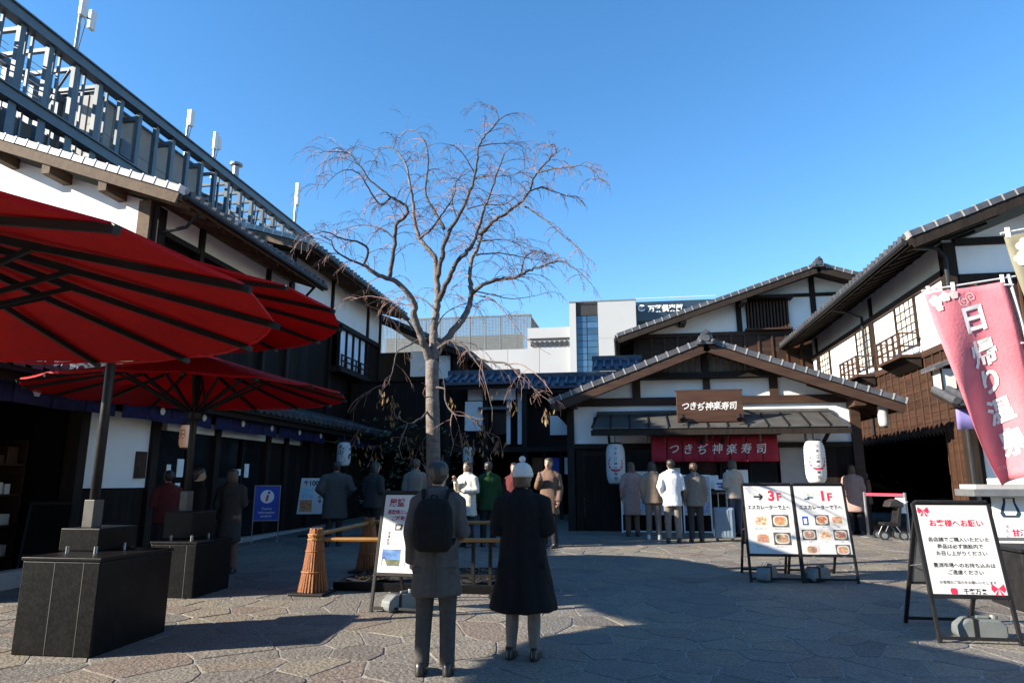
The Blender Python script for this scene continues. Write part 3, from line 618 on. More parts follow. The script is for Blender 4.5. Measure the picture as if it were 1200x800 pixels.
# ================================================================== SUSHI SHOP (centre)
YS = 17.5
def sushi_shop():
    D = YS; g = gz(D)
    t = thing('sushi_shop', 'gabled sushi shop with white walls and red curtain at the back of the plaza', 'shop', (2.1, D, g))
    rx, rz_ = 2.10, 4.80; yf = D-.75
    roof_slope(t, -1.72, 3.36, rx, rz_, yf, 24.2, wood='brown_beam', gutter=False); roof_slope(t, 6.45, 3.22, rx, rz_, yf, 24.2, wood='brown_beam', gutter=False)
    ridge(t, rx, rz_, yf-.02, 24.2)
    # second, inner barge
    for (xe, ze) in ((-1.55, 3.2), (6.3, 3.1)):
        part('inner_barge', MB().beam((xe, yf+.1, ze), (rx, yf+.1, 4.56), .04, .07, (0, 0, 1)), 'brown_beam', t)
    # gable triangle
    part('gable_wall', MB().prism([(-1.1, D, 3.42), (5.4, D, 3.42), (5.4, D, 3.5), (rx, D, 4.64), (-1.1, D, 3.5)], (0, .12, 0)), 'plaster', t)
    B(t, 'wall_panel', 'plaster', -1.2, 5.42, D+.0, D+.14, 2.38, 3.36)
    B(t, 'main_beam', 'brown_beam', -1.32, 5.62, D-.07, D+.1, 3.34, 3.54)
    for x in (.41, 3.73): B(t, 'stud', 'brown_beam', x-.1, x+.1, D-.06, D+.08, 3.54, 4.06)
    B(t, 'stud', 'brown_beam', 2.05, 2.22, D-.06, D+.08, 3.54, 4.06)
    B(t, 'lattice_sill', 'dark_wood', .2, 3.95, D-.32, D+.05, 3.98, 4.12)
    n = 21
    for i in range(n):
        x = .42+i*(3.3/(n-1)); zt = 4.76 - abs(x-rx)*.37 - .10
        if zt > 4.2: B(t, 'lattice_slat', 'weathered', x-.034, x+.036, D-.26, D-.18, 4.06, zt)
    B(t, 'king_post', 'dark_wood', rx-.07, rx+.07, D-.28, D, 4.1, 4.66)
    for (x, z) in ((-1.2, 3.38), (5.5, 3.30)): B(t, 'purlin_end', 'brown_beam', x-.12, x+.12, yf+.12, D, z-.1, z+.12)
    # posts
    B(t, 'corner_post', 'dark_wood', -1.36, -1.18, D-.09, D+.12, g-.02, 3.34); B(t, 'corner_post', 'brown_beam', 5.42, 5.64, D-.09, D+.12, g-.02, 3.34)
    B(t, 'side_wall', 'plaster', 5.44, 5.6, D+.12, 24, 2.4, 3.38); B(t, 'side_wall', 'black_wood', 5.44, 5.6, D+.12, 24, g, 2.4)
    B(t, 'side_wall', 'plaster', -1.34, -1.2, D+.12, 24, g, 3.38)
    # lower front
    B(t, 'sill_beam', 'dark_wood', -1.2, 5.42, D-.05, D+.1, 2.28, 2.40)
    boards_x(t, 'board', 'black_wood', -1.16, .06, D, g, 2.28, .2)
    boards_x(t, 'board', 'black_wood', 4.66, 5.42, D, g, 2.28, .2)
    B(t, 'door_frame', 'dark_wood', -1.0, -.1, D-.035, D-.012, 2.1, 2.2); B(t, 'post', 'dark_wood', .06, .2, D-.06, D+.1, g, 2.28); B(t, 'post', 'dark_wood', 4.5, 4.66, D-.06, D+.1, g, 2.28)
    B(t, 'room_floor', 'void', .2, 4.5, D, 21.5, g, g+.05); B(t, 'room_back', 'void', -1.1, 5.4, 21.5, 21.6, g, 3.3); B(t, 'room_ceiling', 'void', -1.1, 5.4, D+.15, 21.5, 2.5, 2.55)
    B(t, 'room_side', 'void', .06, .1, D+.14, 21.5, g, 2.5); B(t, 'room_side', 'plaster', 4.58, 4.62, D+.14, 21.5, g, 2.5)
    B(t, 'counter', 'black_wood', .2, 4.5, D+.25, D+.7, g, 1.15); B(t, 'counter_top', 'brown_beam', .2, 4.5, D+.2, D+.75, 1.15, 1.2)
    for i, (a, b) in enumerate(((.25, .92), (.97, 1.75), (1.8, 2.3), (2.4, 3.05), (3.1, 3.7))):      # serving windows
        p = B(t, 'window', 'glass', a, b, D+.08, D+.1, 1.25, 2.26); B(p, 'window_frame', 'dark_wood', a-.05, a, D+.04, D+.12, 1.2, 2.28)
    B(t, 'window_sill', 'weathered', .2, 3.75, D-.02, D+.14, 1.17, 1.24)
    for (a, b, z0, z1) in ((.32, .85, 1.5, 1.72), (2.05, 2.3, 1.3, 1.62), (2.5, 3.0, 1.34, 1.75), (1.15, 1.4, 1.45, 1.8)):
        B(t, 'notice', 'white', a, b, D+.05, D+.055, z0, z1)
    B(t, 'inner_wall', 'concrete', 3.78, 4.5, D+.12, D+.16, g, 2.28)
    # lean-to metal roof: panels are pieces
    za, zb = 3.10, 2.70; ya, yb_ = D-.02, D-.95
    nP = 13
    for i in range(nP):
        x0 = -.70+i*(5.86/nP); x1 = x0+5.86/nP
        top0, top1 = x0+(.12 if i == 0 else 0), x1-(.22 if i == nP-1 else 0)
        part('roof_panel', MB().prism([(x0+.012, yb_, zb), (x1-.012, yb_, zb), (top1-.012, ya, za), (top0+.012, ya, za)], (0, 0, .03)), 'metal_roof', t)
        part('roof_batten', MB().beam((x0, yb_-.01, zb+.035), (top0, ya, za+.035), .03, .035), 'black_metal', t)
    part('eave_beam', MB().beam((-.72, yb_+.05, zb-.09), (5.16, yb_+.05, zb-.09), .06, .13), 'dark_wood', t)
    part('roof_soffit', MB().prism([(-.68, yb_+.03, zb-.03), (5.1, yb_+.03, zb-.03), (5.1, ya, za-.05), (-.68, ya, za-.05)], (0, 0, .02)), 'dark_wood', t)
    part('ridge_cap', MB().tube([(-.6, ya-.03, za+.05), (4.95, ya-.03, za+.05)], .06, 8), 'metal_roof', t)
    for x in (-.3, 1.9, 2.4, 4.7): part('roof_bracket', MB().beam((x, yb_+.1, zb-.1), (x, D, zb-.45), .06, .07), 'dark_wood', t)
    for x in (.62, 1.98, 3.2, 4.2): B(t, 'hanger', 'weathered', x-.02, x+.02, yb_+.2, yb_+.24, zb-.32, zb-.05)
    # ---- hanging name board
    s = thing('name_board', 'brown wooden name board with white brush writing above the shop entrance', 'sign', (2.1, D-.7, 2.88))
    bd = B(s, 'board', 'sign_wood', 1.33, 2.86, D-.72, D-.66, 2.86, 3.60, bevel=.006); B(s, 'board_frame', 'brown_beam', 1.31, 2.88, D-.7, D-.64, 3.60, 3.63)
    vs = 'つきぢ神楽寿司'; w_ = 1.28/7
    for i, ch in enumerate(vs):
        text(ch, .205, 'white_ink', s, (1.455+w_*(i+.5)*1.0-.01, D-.72, 3.235+.008*sin(i*2)), bold=.008, warp=brush, sx=.95)
    for x in (1.5, 2.7): B(s, 'board_stay', 'dark_iron', x-.02, x+.02, D-.66, D, 3.3, 3.34)
    for k, x in enumerate((1.45, 2.75)):
        l = thing('spotlight', ('left', 'right')[k]+' small black spotlight on the metal roof under the name board', 'spotlight', (x, D-.85, 2.8), group='spotlights under the name board')
        part('lamp_head', MB().tube([(x, D-.86, 2.90), (x, D-.78, 3.0)], [.075, .055], 12), 'black_metal', l); part('lamp_arm', MB().tube([(x+.12, D-.8, 2.78), (x+.1, D-.82, 2.9), (x, D-.82, 2.94)], .014, 6), 'black_metal', l)
        part('lamp_foot', MB().box(x-.02, x+.24, D-.86, D-.76, 2.755, 2.79), 'black_metal', l)
    # ---- red split curtain
    c = thing('red_curtain', 'crimson split curtain with white writing over the sushi counter', 'curtain', (2.2, D-.35, 2.5))
    x0, x1 = .70, 3.66; nn = 8; d = (x1-x0)/nn
    for i in range(nn):
        a, b = x0+i*d+.005, x0+(i+1)*d-.005; mb = MB(); vs_ = []
        for q in range(9):
            for r0 in range(5):
                xx = a+(b-a)*q/8; f_ = r0/4; wv = (.018*sin(xx*8)+.012*sin(xx*19+i))*f_
                vs_.append((xx+.01*sin(i)*f_, D-.36+wv, 2.56-.62*f_))
        mb.add(vs_, [(q*5+r0, q*5+r0+1, q*5+5+r0+1, q*5+5+r0) for q in range(8) for r0 in range(4)])
        p = part('cloth_panel', mb, 'red_cloth', c, smooth=True); sd = p.modifiers.new('thickness', 'SOLIDIFY'); sd.thickness = .005
    for i, ch in enumerate('つきぢ神楽寿司'):
        text(ch, .26, 'white_ink', c, (x0+.55+i*.336, D-.392, 2.24+.01*sin(i*3)), bold=.006, warp=brush)
    part('curtain_rod', MB().tube([(x0-.08, D-.36, 2.57), (x1+.08, D-.36, 2.57)], .018, 8), 'dark_wood', c)
    # ---- lanterns
    def lantern(x, y, z0, z1, r, lab, ink=True, body='lantern', crest=False):
        l = thing('paper_lantern', lab, 'lantern', (x, y, z0), group='hanging paper lanterns'); h = z1-z0; pr = []
        for i in range(25):
            f_ = i/24; rr = r*(1-.30*abs(2*f_-1)**5) + (.006 if i % 2 else -.002); pr.append((rr, f_*h))
        part('lantern_shade', MB().lathe((x, y, z0), pr, 24), body, l, smooth=True)
        part('lantern_ring', MB().lathe((x, y, z1-.01), [(r*.55, 0), (r*.66, .0), (r*.66, .05), (r*.55, .05)], 20), 'black_metal', l); part('lantern_ring', MB().lathe((x, y, z0-.03), [(r*.55, 0), (r*.66, 0), (r*.66, .04), (r*.55, .04)], 20), 'black_metal', l)
        part('hook', MB().tube([(x, y, z1+.04), (x, y, z1+.22)], .012, 6), 'dark_iron', l)
        wr = lambda px_, pz_: None
        def wrapped(mb):     # bend flat lettering round the paper
            mb.v = [(x+ r*1.012*sin((p[0]-x)/r), y - r*1.012*cos((p[0]-x)/r), p[2]) for p in mb.v]; return mb
        if ink:
            mb = MB()
            for i, ch in enumerate('つきぢ神楽寿司'):
                q = text_mb(ch, .085, (x, y, z1-.12-i*(h-.24)/6), (1, 0, 0), (0, 0, 1), (0, -1, 0), bold=.012, lift=0); mb.add(q.v, q.f)
            part('lettering', wrapped(mb), 'ink', l)
            mb = MB(); R = r*.86; n_ = 30; vv = []
            for i in range(n_+1):
                an = radians(125)+radians(265)*i/n_; wd = .022+.03*min(1, (i/n_)*2.2)*(1-.6*(i/n_)**4)
                for rr in (R, R-wd): vv.append((x+rr*cos(an), y, z0+h*.50+rr*sin(an)*1.0))
            mb.add(vv, [(2*i, 2*i+2, 2*i+3, 2*i+1) for i in range(n_)]); mb.v = [(x+ r*1.014*sin((p[0]-x)/r), y - r*1.014*cos((p[0]-x)/r), p[2]) for p in mb.v]
            part('red_brush_ring', mb, 'red_ink', l)
        if crest:
            mb = MB()
            for i in range(4):
                an = pi/4+i*pi/2; cx_, cz_ = x+.045*cos(an)-.02, z0+h*.6+.045*sin(an); vv = []
                for q in range(13):
                    a2 = 2*pi*q/12
                    for rr in (.048, .030): vv.append((cx_+rr*cos(a2), y, cz_+rr*sin(a2)))
                mb.add(vv, [(2*q, 2*q+2, 2*q+3, 2*q+1) for q in range(12)])
            part('crest', wrapped(mb), 'ink', l)
        return l
    lantern(-.16, D-.55, 1.42, 2.36, .225, 'white paper lantern with black writing left of the red curtain')
    lantern(4.36, D-.75, 1.44, 2.38, .225, 'sunlit white paper lantern with black writing right of the red curtain')
    lantern(6.02, D-.45, 2.72, 3.22, .11, 'small plain grey lantern hanging under the right end of the shop eave', ink=False, body='concrete')
    lantern(-7.75, 11.3, 2.06, 2.46, .10, 'small glowing lantern on the left shop front beside the white wall panel', ink=False, body='lit_lantern', crest=True)
    p = atG(404, 640); lantern(-6.95, 16.6, 1.86, 2.44, .17, 'white lantern with black crest hanging at the left eave behind the queue', ink=False, crest=True)
    q = atY(548, 545, 19); lantern(q.x, q.y, 1.95, 2.42, .14, 'small white lantern in the dark passage behind the bare tree', ink=False)
sushi_shop()

# ================================================================== RIGHT HOUSE
def right_house():
    XF, YG = 7.0, 15.3
    t = thing('corner_house', 'white and brown timber house on the right with shoji windows and small balconies', 'house', (XF, YG, gz(YG)))
    roof_slope(t, 6.0, 6.42, 12.6, 8.85, 14.5, 26.3, gutter=True)
    ridge(t, 12.6, 8.85, 14.5, 26.3)
    # facade faces -x
    B(t, 'facade_wall', 'plaster', XF+.02, XF+.2, YG+.1, 26, 4.36, 6.6)
    B(t, 'head_beam', 'brown_beam', XF-.05, XF+.1, YG+.1, 26, 5.80, 5.96); B(t, 'waist_beam', 'brown_beam', XF-.06, XF+.1, YG+.1, 26, 4.27, 4.42)
    for y in (19.9, 25.4): B(t, 'post', 'dark_wood', XF-.03, XF+.1, y-.08, y+.08, 4.42, 6.5)
    B(t, 'corner_post', 'dark_wood', XF-.05, XF+.2, YG-.04, YG+.22, .3, 6.5)
    part('downpipe', MB().tube([(6.02, 15.0, 6.36), (6.75, 15.05, 6.3), (6.9, 15.1, 6.1), (6.9, 15.12, .4)], .045, 8), 'dark_iron', t)
    part('downpipe', MB().tube([(6.0, 20.4, 6.36), (6.5, 20.45, 6.26), (6.93, 20.45, 6.1), (6.93, 20.45, 2.7)], .04, 8), 'dark_iron', t)
    # board cladding between waist beam and skirt
    for i in range(9):
        z = 2.62+i*.184; part('lap_board', MB().prism([(XF-.005, YG+.2, z), (XF-.018, YG+.2, z), (XF-.008, YG+.2, z+.187), (XF-.005, YG+.2, z+.187)], (0, 10.5, 0)), 'brown_wood', t)
    B(t, 'cladding_core', 'brown_wood', XF, XF+.15, YG+.2, 26, 2.62, 4.3)
    battens(t, 'batten', 'brown_batten', YG+.3, 25.9, .42, XF-.03, 2.60, 4.27, .035, .024, 'y')
    # saw-tooth lower edge
    me = MB().prism([(-.012, -.1, 0), (-.012, .1, 0), (-.012, .1, -.03), (-.012, -.1, -.15)], (.024, 0, 0)).mesh('skirt_tooth', 'brown_batten'); y = YG+1.0
    while y < 25.8: inst('skirt_tooth', me, t, Matrix.Translation((XF-.02, y, 2.62))); y += .205
    # recessed ground floor
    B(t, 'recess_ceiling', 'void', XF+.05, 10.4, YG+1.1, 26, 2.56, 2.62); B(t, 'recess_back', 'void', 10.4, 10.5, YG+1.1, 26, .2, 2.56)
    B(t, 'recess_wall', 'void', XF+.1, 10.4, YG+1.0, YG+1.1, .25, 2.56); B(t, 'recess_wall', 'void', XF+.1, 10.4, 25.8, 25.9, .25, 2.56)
    B(t, 'cladding_panel', 'brown_wood', XF-.02, XF+.12, YG+.22, YG+1.0, 1.06, 2.62)
    battens(t, 'batten', 'brown_batten', YG+.42, YG+.92, .25, XF-.035, 1.06, 2.6, .035, .03, 'y')
    B(t, 'stone_base', 'concrete', XF-.06, XF+.14, YG-.02, YG+1.0, gz(YG)-.02, 1.04); B(t, 'base_cap', 'concrete', XF-.1, XF+.16, YG-.06, YG+1.02, 1.04, 1.07)
    # shoji windows and balconies
    for k, (px, w_) in enumerate(((1063, 1.12), (1011, 1.12), (963.5, 1.12))):
        yc = atX(px, 385, XF).y; z0, z1 = 4.62, 5.78
        wv = B(t, 'window', 'paper_pane', XF-.0, XF+.015, yc-w_/2, yc+w_/2, z0, z1)
        B(wv, 'window_frame', 'dark_wood', XF-.045, XF+.01, yc-w_/2-.05, yc-w_/2, z0, z1); B(wv, 'window_frame', 'dark_wood', XF-.045, XF+.01, yc+w_/2, yc+w_/2+.05, z0, z1)
        for i in range(1, 4): B(wv, 'window_bar', 'dark_wood', XF-.02, XF+.0, yc-w_/2+w_*i/4-.009, yc-w_/2+w_*i/4+.009, z0, z1)
        for i in range(1, 6): B(wv, 'window_bar', 'dark_wood', XF-.019, XF-.001, yc-w_/2, yc+w_/2, z0+(z1-z0)*i/6-.008, z0+(z1-z0)*i/6+.008)
        if k < 2:
            a, b = yc-w_/2-.2, yc+w_/2+.2; xo = XF-.52
            B(t, 'balcony_floor', 'brown_beam', xo, XF-.06, a, b, 4.30, 4.37)
            part('balcony_apron', MB().prism([(xo+.05, a+.04, 4.30), (XF-.06, a+.04, 4.30), (XF-.06, a+.04, 4.06)], (0, b-a-.08, 0)), 'dark_wood', t)
            for z in (4.55, 4.86):
                B(t, 'balcony_rail', 'brown_beam', xo, xo+.04, a, b, z, z+.035); B(t, 'balcony_rail', 'brown_beam', xo, XF-.06, a, a+.04, z, z+.035); B(t, 'balcony_rail', 'brown_beam', xo, XF-.06, b-.04, b, z, z+.035)
            B(t, 'balcony_rail', 'brown_beam', xo+.01, xo+.035, a, b, 4.70, 4.73)
            for y in (a+.02, a+(b-a)*.25, (a+b)/2, a+(b-a)*.75, b-.06): B(t, 'baluster', 'brown_batten', xo-.008, xo+.05, y, y+.032, 4.37, 4.90)
    # gable front faces -y
    part('gable_wall', MB().prism([(XF+.2, YG, 4.6), (15, YG, 4.6), (15, YG, 9.0), (12.6, YG, 8.6), (XF+.2, YG, 6.5)], (0, .14, 0)), 'plaster', t)
    B(t, 'gable_beam', 'dark_wood', XF+.2, 15, YG-.06, YG+.05, 6.42, 6.58); B(t, 'gable_beam', 'dark_wood', XF+.2, 15, YG-.06, YG+.05, 5.62, 5.78)
    for i in range(9): B(t, 'lap_board', 'brown_wood', XF+.2, 15, YG-.03-.004*(i % 2), YG, 3.98+i*.184, 4.16+i*.184)
    battens(t, 'batten', 'brown_batten', XF+.5, 14.9, .42, YG-.045, 4.0, 5.62)
    B(t, 'lower_wall', 'plaster', XF+.2, 15, YG-.0, YG+.15, 1.06, 3.98); B(t, 'stone_base', 'concrete', XF+.14, 15, YG-.05, YG+.15, gz(YG)-.02, 1.04); B(t, 'base_cap', 'concrete', XF+.16, 15, YG-.09, YG+.15, 1.04, 1.07)
    part('purlin_end', MB().box(9.0, 9.3, 14.6, YG, 6.95, 7.2), 'dark_wood', t)
    # small tiled hood with purple curtain
    s = Vector((0, .8, .32)).normalized(); n = Vector((0, -.37, .93)).normalized(); hx0, hx1 = 6.35, 12.0
    part('hood_deck', MB().prism([(hx0, 14.35, 2.95), (hx0, 15.25, 3.3), (hx0, 15.25, 3.22), (hx0, 14.35, 2.87)], (hx1-hx0, 0, 0)), 'dark_wood', t)
    for i in range(21):
        o = Vector((hx0+.06+i*.27, 14.35, 2.95)); inst('eave_tile', TILE_ME['tile'][1], t, frame(o+n*.02, -s, (1, 0, 0), n)); part('tile_rib', MB().tube([o+n*.05, o+s*.95+n*.05], .06, 7), 'tile', t)
    part('hood_bed', MB().prism([(hx0, 14.37, 2.975), (hx0, 15.25, 3.325), (hx0, 15.25, 3.302), (hx0, 14.37, 2.952)], (hx1-hx0, 0, 0)), 'tile', t)
    for i in range(4): part('hood_bracket', MB().beam((hx0+.9+i*1.4, 14.6, 2.9), (hx0+.9+i*1.4, 15.3, 2.6), .06, .07), 'dark_wood', t)
    c = thing('purple_curtain', 'short purple split curtain under the tiled hood of the right house', 'curtain', (8, 14.5, 2.8))
    for i in range(9):
        a = hx0+.1+i*.5; mb = MB(); vs = []
        for q in range(7):
            xx = a+.49*q/6; vs += [(xx, 14.5, 2.86), (xx, 14.5+.02*sin(xx*9), 2.46)]
        mb.add(vs, [(2*q, 2*q+1, 2*q+3, 2*q+2) for q in range(6)]); p = part('cloth_panel', mb, 'lilac_cloth', c, smooth=True); p.modifiers.new('thickness', 'SOLIDIFY').thickness = .004
    part('curtain_rod', MB().tube([(hx0, 14.5, 2.87), (hx0+4.6, 14.5, 2.87)], .016, 6), 'dark_wood', c)
    # roofed wall lamp on the cladding
    l = thing('wall_lamp', 'boxy wall lamp with its own small tiled roof on the brown cladding', 'lamp', (6.8, 15.9, 3.6))
    ya = atX(1105, 430, 6.8).y
    B(l, 'lamp_box', 'paper_pane', 6.66, 6.92, ya-.22, ya+.2, 3.36, 3.78); B(l, 'lamp_frame', 'dark_wood', 6.64, 6.97, ya-.25, ya+.23, 3.32, 3.36)
    for (x, y) in ((6.65, ya-.23), (6.65, ya+.21)): B(l, 'lamp_post', 'dark_wood', x-.015, x+.015, y-.015, y+.015, 3.36, 3.8)
    part('lamp_roof', MB().prism([(6.5, ya-.36, 3.82), (6.97, ya-.36, 3.98), (6.97, ya-.36, 3.92), (6.5, ya-.36, 3.76)], (0, .72, 0)), 'tile', l)
    for i in range(6): part('roof_tile', MB().tube([(6.49, ya-.3+i*.12, 3.82), (6.97, ya-.3+i*.12, 3.99)], .035, 7), 'tile', l)
right_house()
for n_, loc_ in (('corner_house', (7.602, 16.616, 0.121)), ('purple_curtain', (8.688, 15.747, 2.916)), ('wall_lamp', (7.385, 17.267, 3.785))):        # laid out at scale 1, then scaled about the camera, larger and farther back
    o_ = bpy.data.objects[n_]; o_.location = loc_; o_.scale = (1.086, 1.086, 1.086)

# ================================================================== BACK GABLE HOUSE
def back_house():
    D = 25.0; t = thing('back_gable_house', 'large white gabled house with slatted window rising behind the sushi shop', 'house', (7, D, gz(D)))
    rx, rz_ = 6.95, 8.84; yf = D-.9
    roof_slope(t, -.05, 6.54, rx, rz_, yf, 36, wood='dark_wood', gutter=True); roof_slope(t, 13.6, 6.6, rx, rz_, yf, 36, wood='dark_wood', gutter=False)
    ridge(t, rx, rz_, yf-.02, 36)
    part('gable_wall', MB().prism([(.72, D, 6.75), (12.9, D, 6.75), (12.9, D, 6.8), (rx, D, 8.7), (.72, D, 6.76)], (0, .15, 0)), 'plaster', t)
    B(t, 'waist_beam', 'brown_beam', .6, 13, D-.06, D+.05, 6.62, 6.76)
    for i in range(12): B(t, 'lap_board', 'brown_wood', .66, 13, D-.02-.005*(i % 2), D+.1, 4.2+i*.2, 4.395+i*.2)
    battens(t, 'batten', 'brown_batten', .72, 12.9, .47, D-.04, 4.2, 6.62, .06, .04)
    B(t, 'corner_post', 'dark_wood', .56, .74, D-.08, D+.1, 4, 6.7); B(t, 'side_wall', 'black_wood', .6, .72, D+.1, 36, 3, 6.75); B(t, 'body', 'void', .75, 13, D+.2, 36, .4, 6.6)
    B(t, 'tie_beam', 'dark_wood', 4.3, 9.2, D-.06, D+.05, 7.96, 8.08)
    for x, z in ((4.33, 7.9), (6.9, 8.7)): B(t, 'post', 'dark_wood', x-.09, x+.09, D-.07, D+.05, 6.76, z)
    B(t, 'purlin_end', 'weathered', 2.2, 2.4, D-.8, D, 6.98, 7.18); B(t, 'purlin_end', 'weathered', 8.9, 9.1, D-.8, D, 7.8, 8.0); B(t, 'purlin_end', 'weathered', 4.3, 4.5, D-.8, D, 7.66, 7.86)
    w_ = B(t, 'slatted_window', 'void', 4.58, 6.0, D-.1, D-.02, 6.82, 7.82)
    for i in range(13): B(w_, 'window_slat', 'brown_batten', 4.6+i*.113, 4.66+i*.113, D-.18, D-.11, 6.82, 7.82)
    B(w_, 'window_hood', 'dark_wood', 4.4, 6.15, D-.55, D-.02, 7.84, 7.94); B(w_, 'window_sill', 'brown_beam', 4.5, 6.1, D-.25, D-.02, 6.76, 6.82)
    # lower wing to its left with its own little roof
    q = thing('link_house', 'low dark link building with navy tiled eaves between the left houses and the sushi shop', 'house', (-3, 21.5, gz(21)))
    def navy(x0, x1, y, zt, zb, dep=.9):
        part('navy_roof', MB().prism([(x0, y, zb), (x0, y+dep, zt), (x0, y+dep, zt-.08), (x0, y, zb-.08)], (x1-x0, 0, 0)), 'tile_blue', q)
        k = int((x1-x0)/.27)
        for i in range(k): part('navy_rib', MB().tube([(x0+.13+i*.27, y-.01, zb+.03), (x0+.13+i*.27, y+dep, zt+.03)], .06, 6), 'tile_blue', q)
        B(q, 'navy_ridge', 'tile_blue', x0-.03, x1+.03, y+dep-.05, y+dep+.2, zt-.02, zt+.14); B(q, 'eave_beam', 'dark_wood', x0, x1, y+.12, y+.2, zb-.2, zb-.08)
    navy(-5.35, -3.12, 20.0, 4.78, 4.42); navy(-3.1, .9, 20.5, 4.72, 4.32); navy(-.9, .75, 22.6, 5.6, 5.15)
    B(q, 'wall', 'plaster', -4.75, -4.2, 20.6, 20.7, 3.0, 3.9); B(q, 'wall', 'plaster', -3.15, -2.95, 20.9, 21.0, 2.6, 4.2); B(q, 'wall', 'plaster', -3.5, -3.38, 20.9, 21, 2.6, 4.0); B(q, 'wall', 'plaster', -1.2, -.8, 21, 21.1, 3.3, 4.2); B(q, 'wall', 'plaster', -4.7, -3.2, 20.75, 20.85, 3.95, 4.4)
    B(q, 'transom', 'dark_wood', -5.3, -1.3, 20.55, 20.7, 2.35, 2.5)
    for x in (-5.3, -4.1, -2.9, -1.5): B(q, 'post', 'dark_wood', x-.08, x+.08, 20.6, 20.76, gz(20.6), 4.4)
    B(q, 'window', 'glass', -4.1, -3.5, 20.85, 20.9, 2.9, 3.8); B(q, 'window_hood', 'tile', -4.3, -3.4, 20.4, 20.75, 3.62, 3.7)
    B(q, 'upper_wall', 'dark_wood', -8.9, -1.25, 21.6, 21.8, 2.5, 4.75); B(q, 'upper_wall', 'plaster', -2.2, -1.4, 21.4, 21.5, 2.9, 3.5)
    B(q, 'passage_back', 'void', -9, 0, 24.6, 24.8, .3, 5); B(q, 'passage_ceiling', 'void', -9, 0, 21.8, 24.6, 2.9, 3.0); B(q, 'flat_roof', 'dark_wood', -8.9, -.9, 21.5, 25, 4.72, 4.76)
    for i, (x, a, m_) in enumerate(((-2.75, .35, 'cone_wood'), (-2.2, .3, 'poster_blue'), (-1.75, .22, 'white'))): B(q, 'poster', m_, x, x+a, 21.2, 21.22, 1.7, 2.2)
    for x in (-2.9, -2.35, -1.85, -1.4): B(q, 'door_post', 'dark_wood', x-.05, x+.05, 21.1, 21.2, gz(21), 2.35)
    # house seen past the end of the left row
    e = thing('gable_end_house', 'dark timber house with white plaster strips at the far end of the left row', 'house', (-7, 25, gz(23)))
    roof_slope(e, -5.6, 6.25, -9.4, 7.9, 25.0, 30, gutter=False, eave_tiles=True)
    B(e, 'wall', 'black_wood', -9.4, -6.2, 25.6, 25.8, .3, 6.5); B(e, 'wall', 'plaster', -8.1, -7.4, 25.5, 25.59, 5.5, 6.5); B(e, 'wall', 'plaster', -6.95, -6.5, 25.5, 25.59, 5.4, 6.3); B(e, 'side_wall', 'black_wood', -6.3, -6.2, 25.8, 30, .3, 6.4)
    B(e, 'beam', 'dark_wood', -9.4, -6.15, 25.45, 25.6, 5.2, 5.36); B(e, 'post', 'dark_wood', -6.35, -6.15, 25.42, 25.6, .3, 6.4)
    for i in range(5): B(e, 'batten', 'dark_wood', -9.2+i*.6, -9.14+i*.6, 25.55, 25.6, .4, 5.2)
back_house()
o_ = bpy.data.objects['back_gable_house']; o_.location = (8.05, 28.75, 0.238); o_.scale = (1.15, 1.15, 1.15)      # scaled up about the camera position; stands clear behind the right house

# ================================================================== FAR BUILDINGS
def added_shade_row():  # unseen block added behind the camera to cut sky light on the plaza
    t = thing('added_shade_row', 'unseen two-storey timber row added behind the viewer to deepen the plaza shade', 'building', (0, -18, gz(-18)))
    B(t, 'wall', 'plaster', -26, 26, -24, -18, 3.4, 8.6); B(t, 'ground_wall', 'dark_wood', -26, 26, -24, -17.9, -.3, 3.4)
    part('roof', MB().prism([(-27, -25.2, 8.5), (-27, -16.8, 8.5), (-27, -21, 10.8)], (54, 0, 0)), 'tile', t)
    part('pent_roof', MB().prism([(-26, -17.9, 3.9), (-26, -16.5, 3.3), (-26, -16.5, 3.2), (-26, -17.9, 3.4)], (52, 0, 0)), 'tile', t)
    for i in range(13):
        w_ = B(t, 'window', 'glass', -24.6+i*4, -22.6+i*4, -18, -17.95, 5, 7); B(w_, 'window_frame', 'dark_wood', -24.7+i*4, -22.5+i*4, -18, -17.92, 4.9, 5); B(t, 'post', 'dark_wood', -25.7+i*4, -25.5+i*4, -18, -17.94, 3.4, 8.5)
        B(t, 'shop_door', 'glass', -24.6+i*4, -22.4+i*4, -17.9, -17.86, .0, 2.3)
added_shade_row()
M['sign_navy'] = mat('dark_navy_band', (.015, .03, .05), (.022, .04, .062), .3, (1, 1, 1))
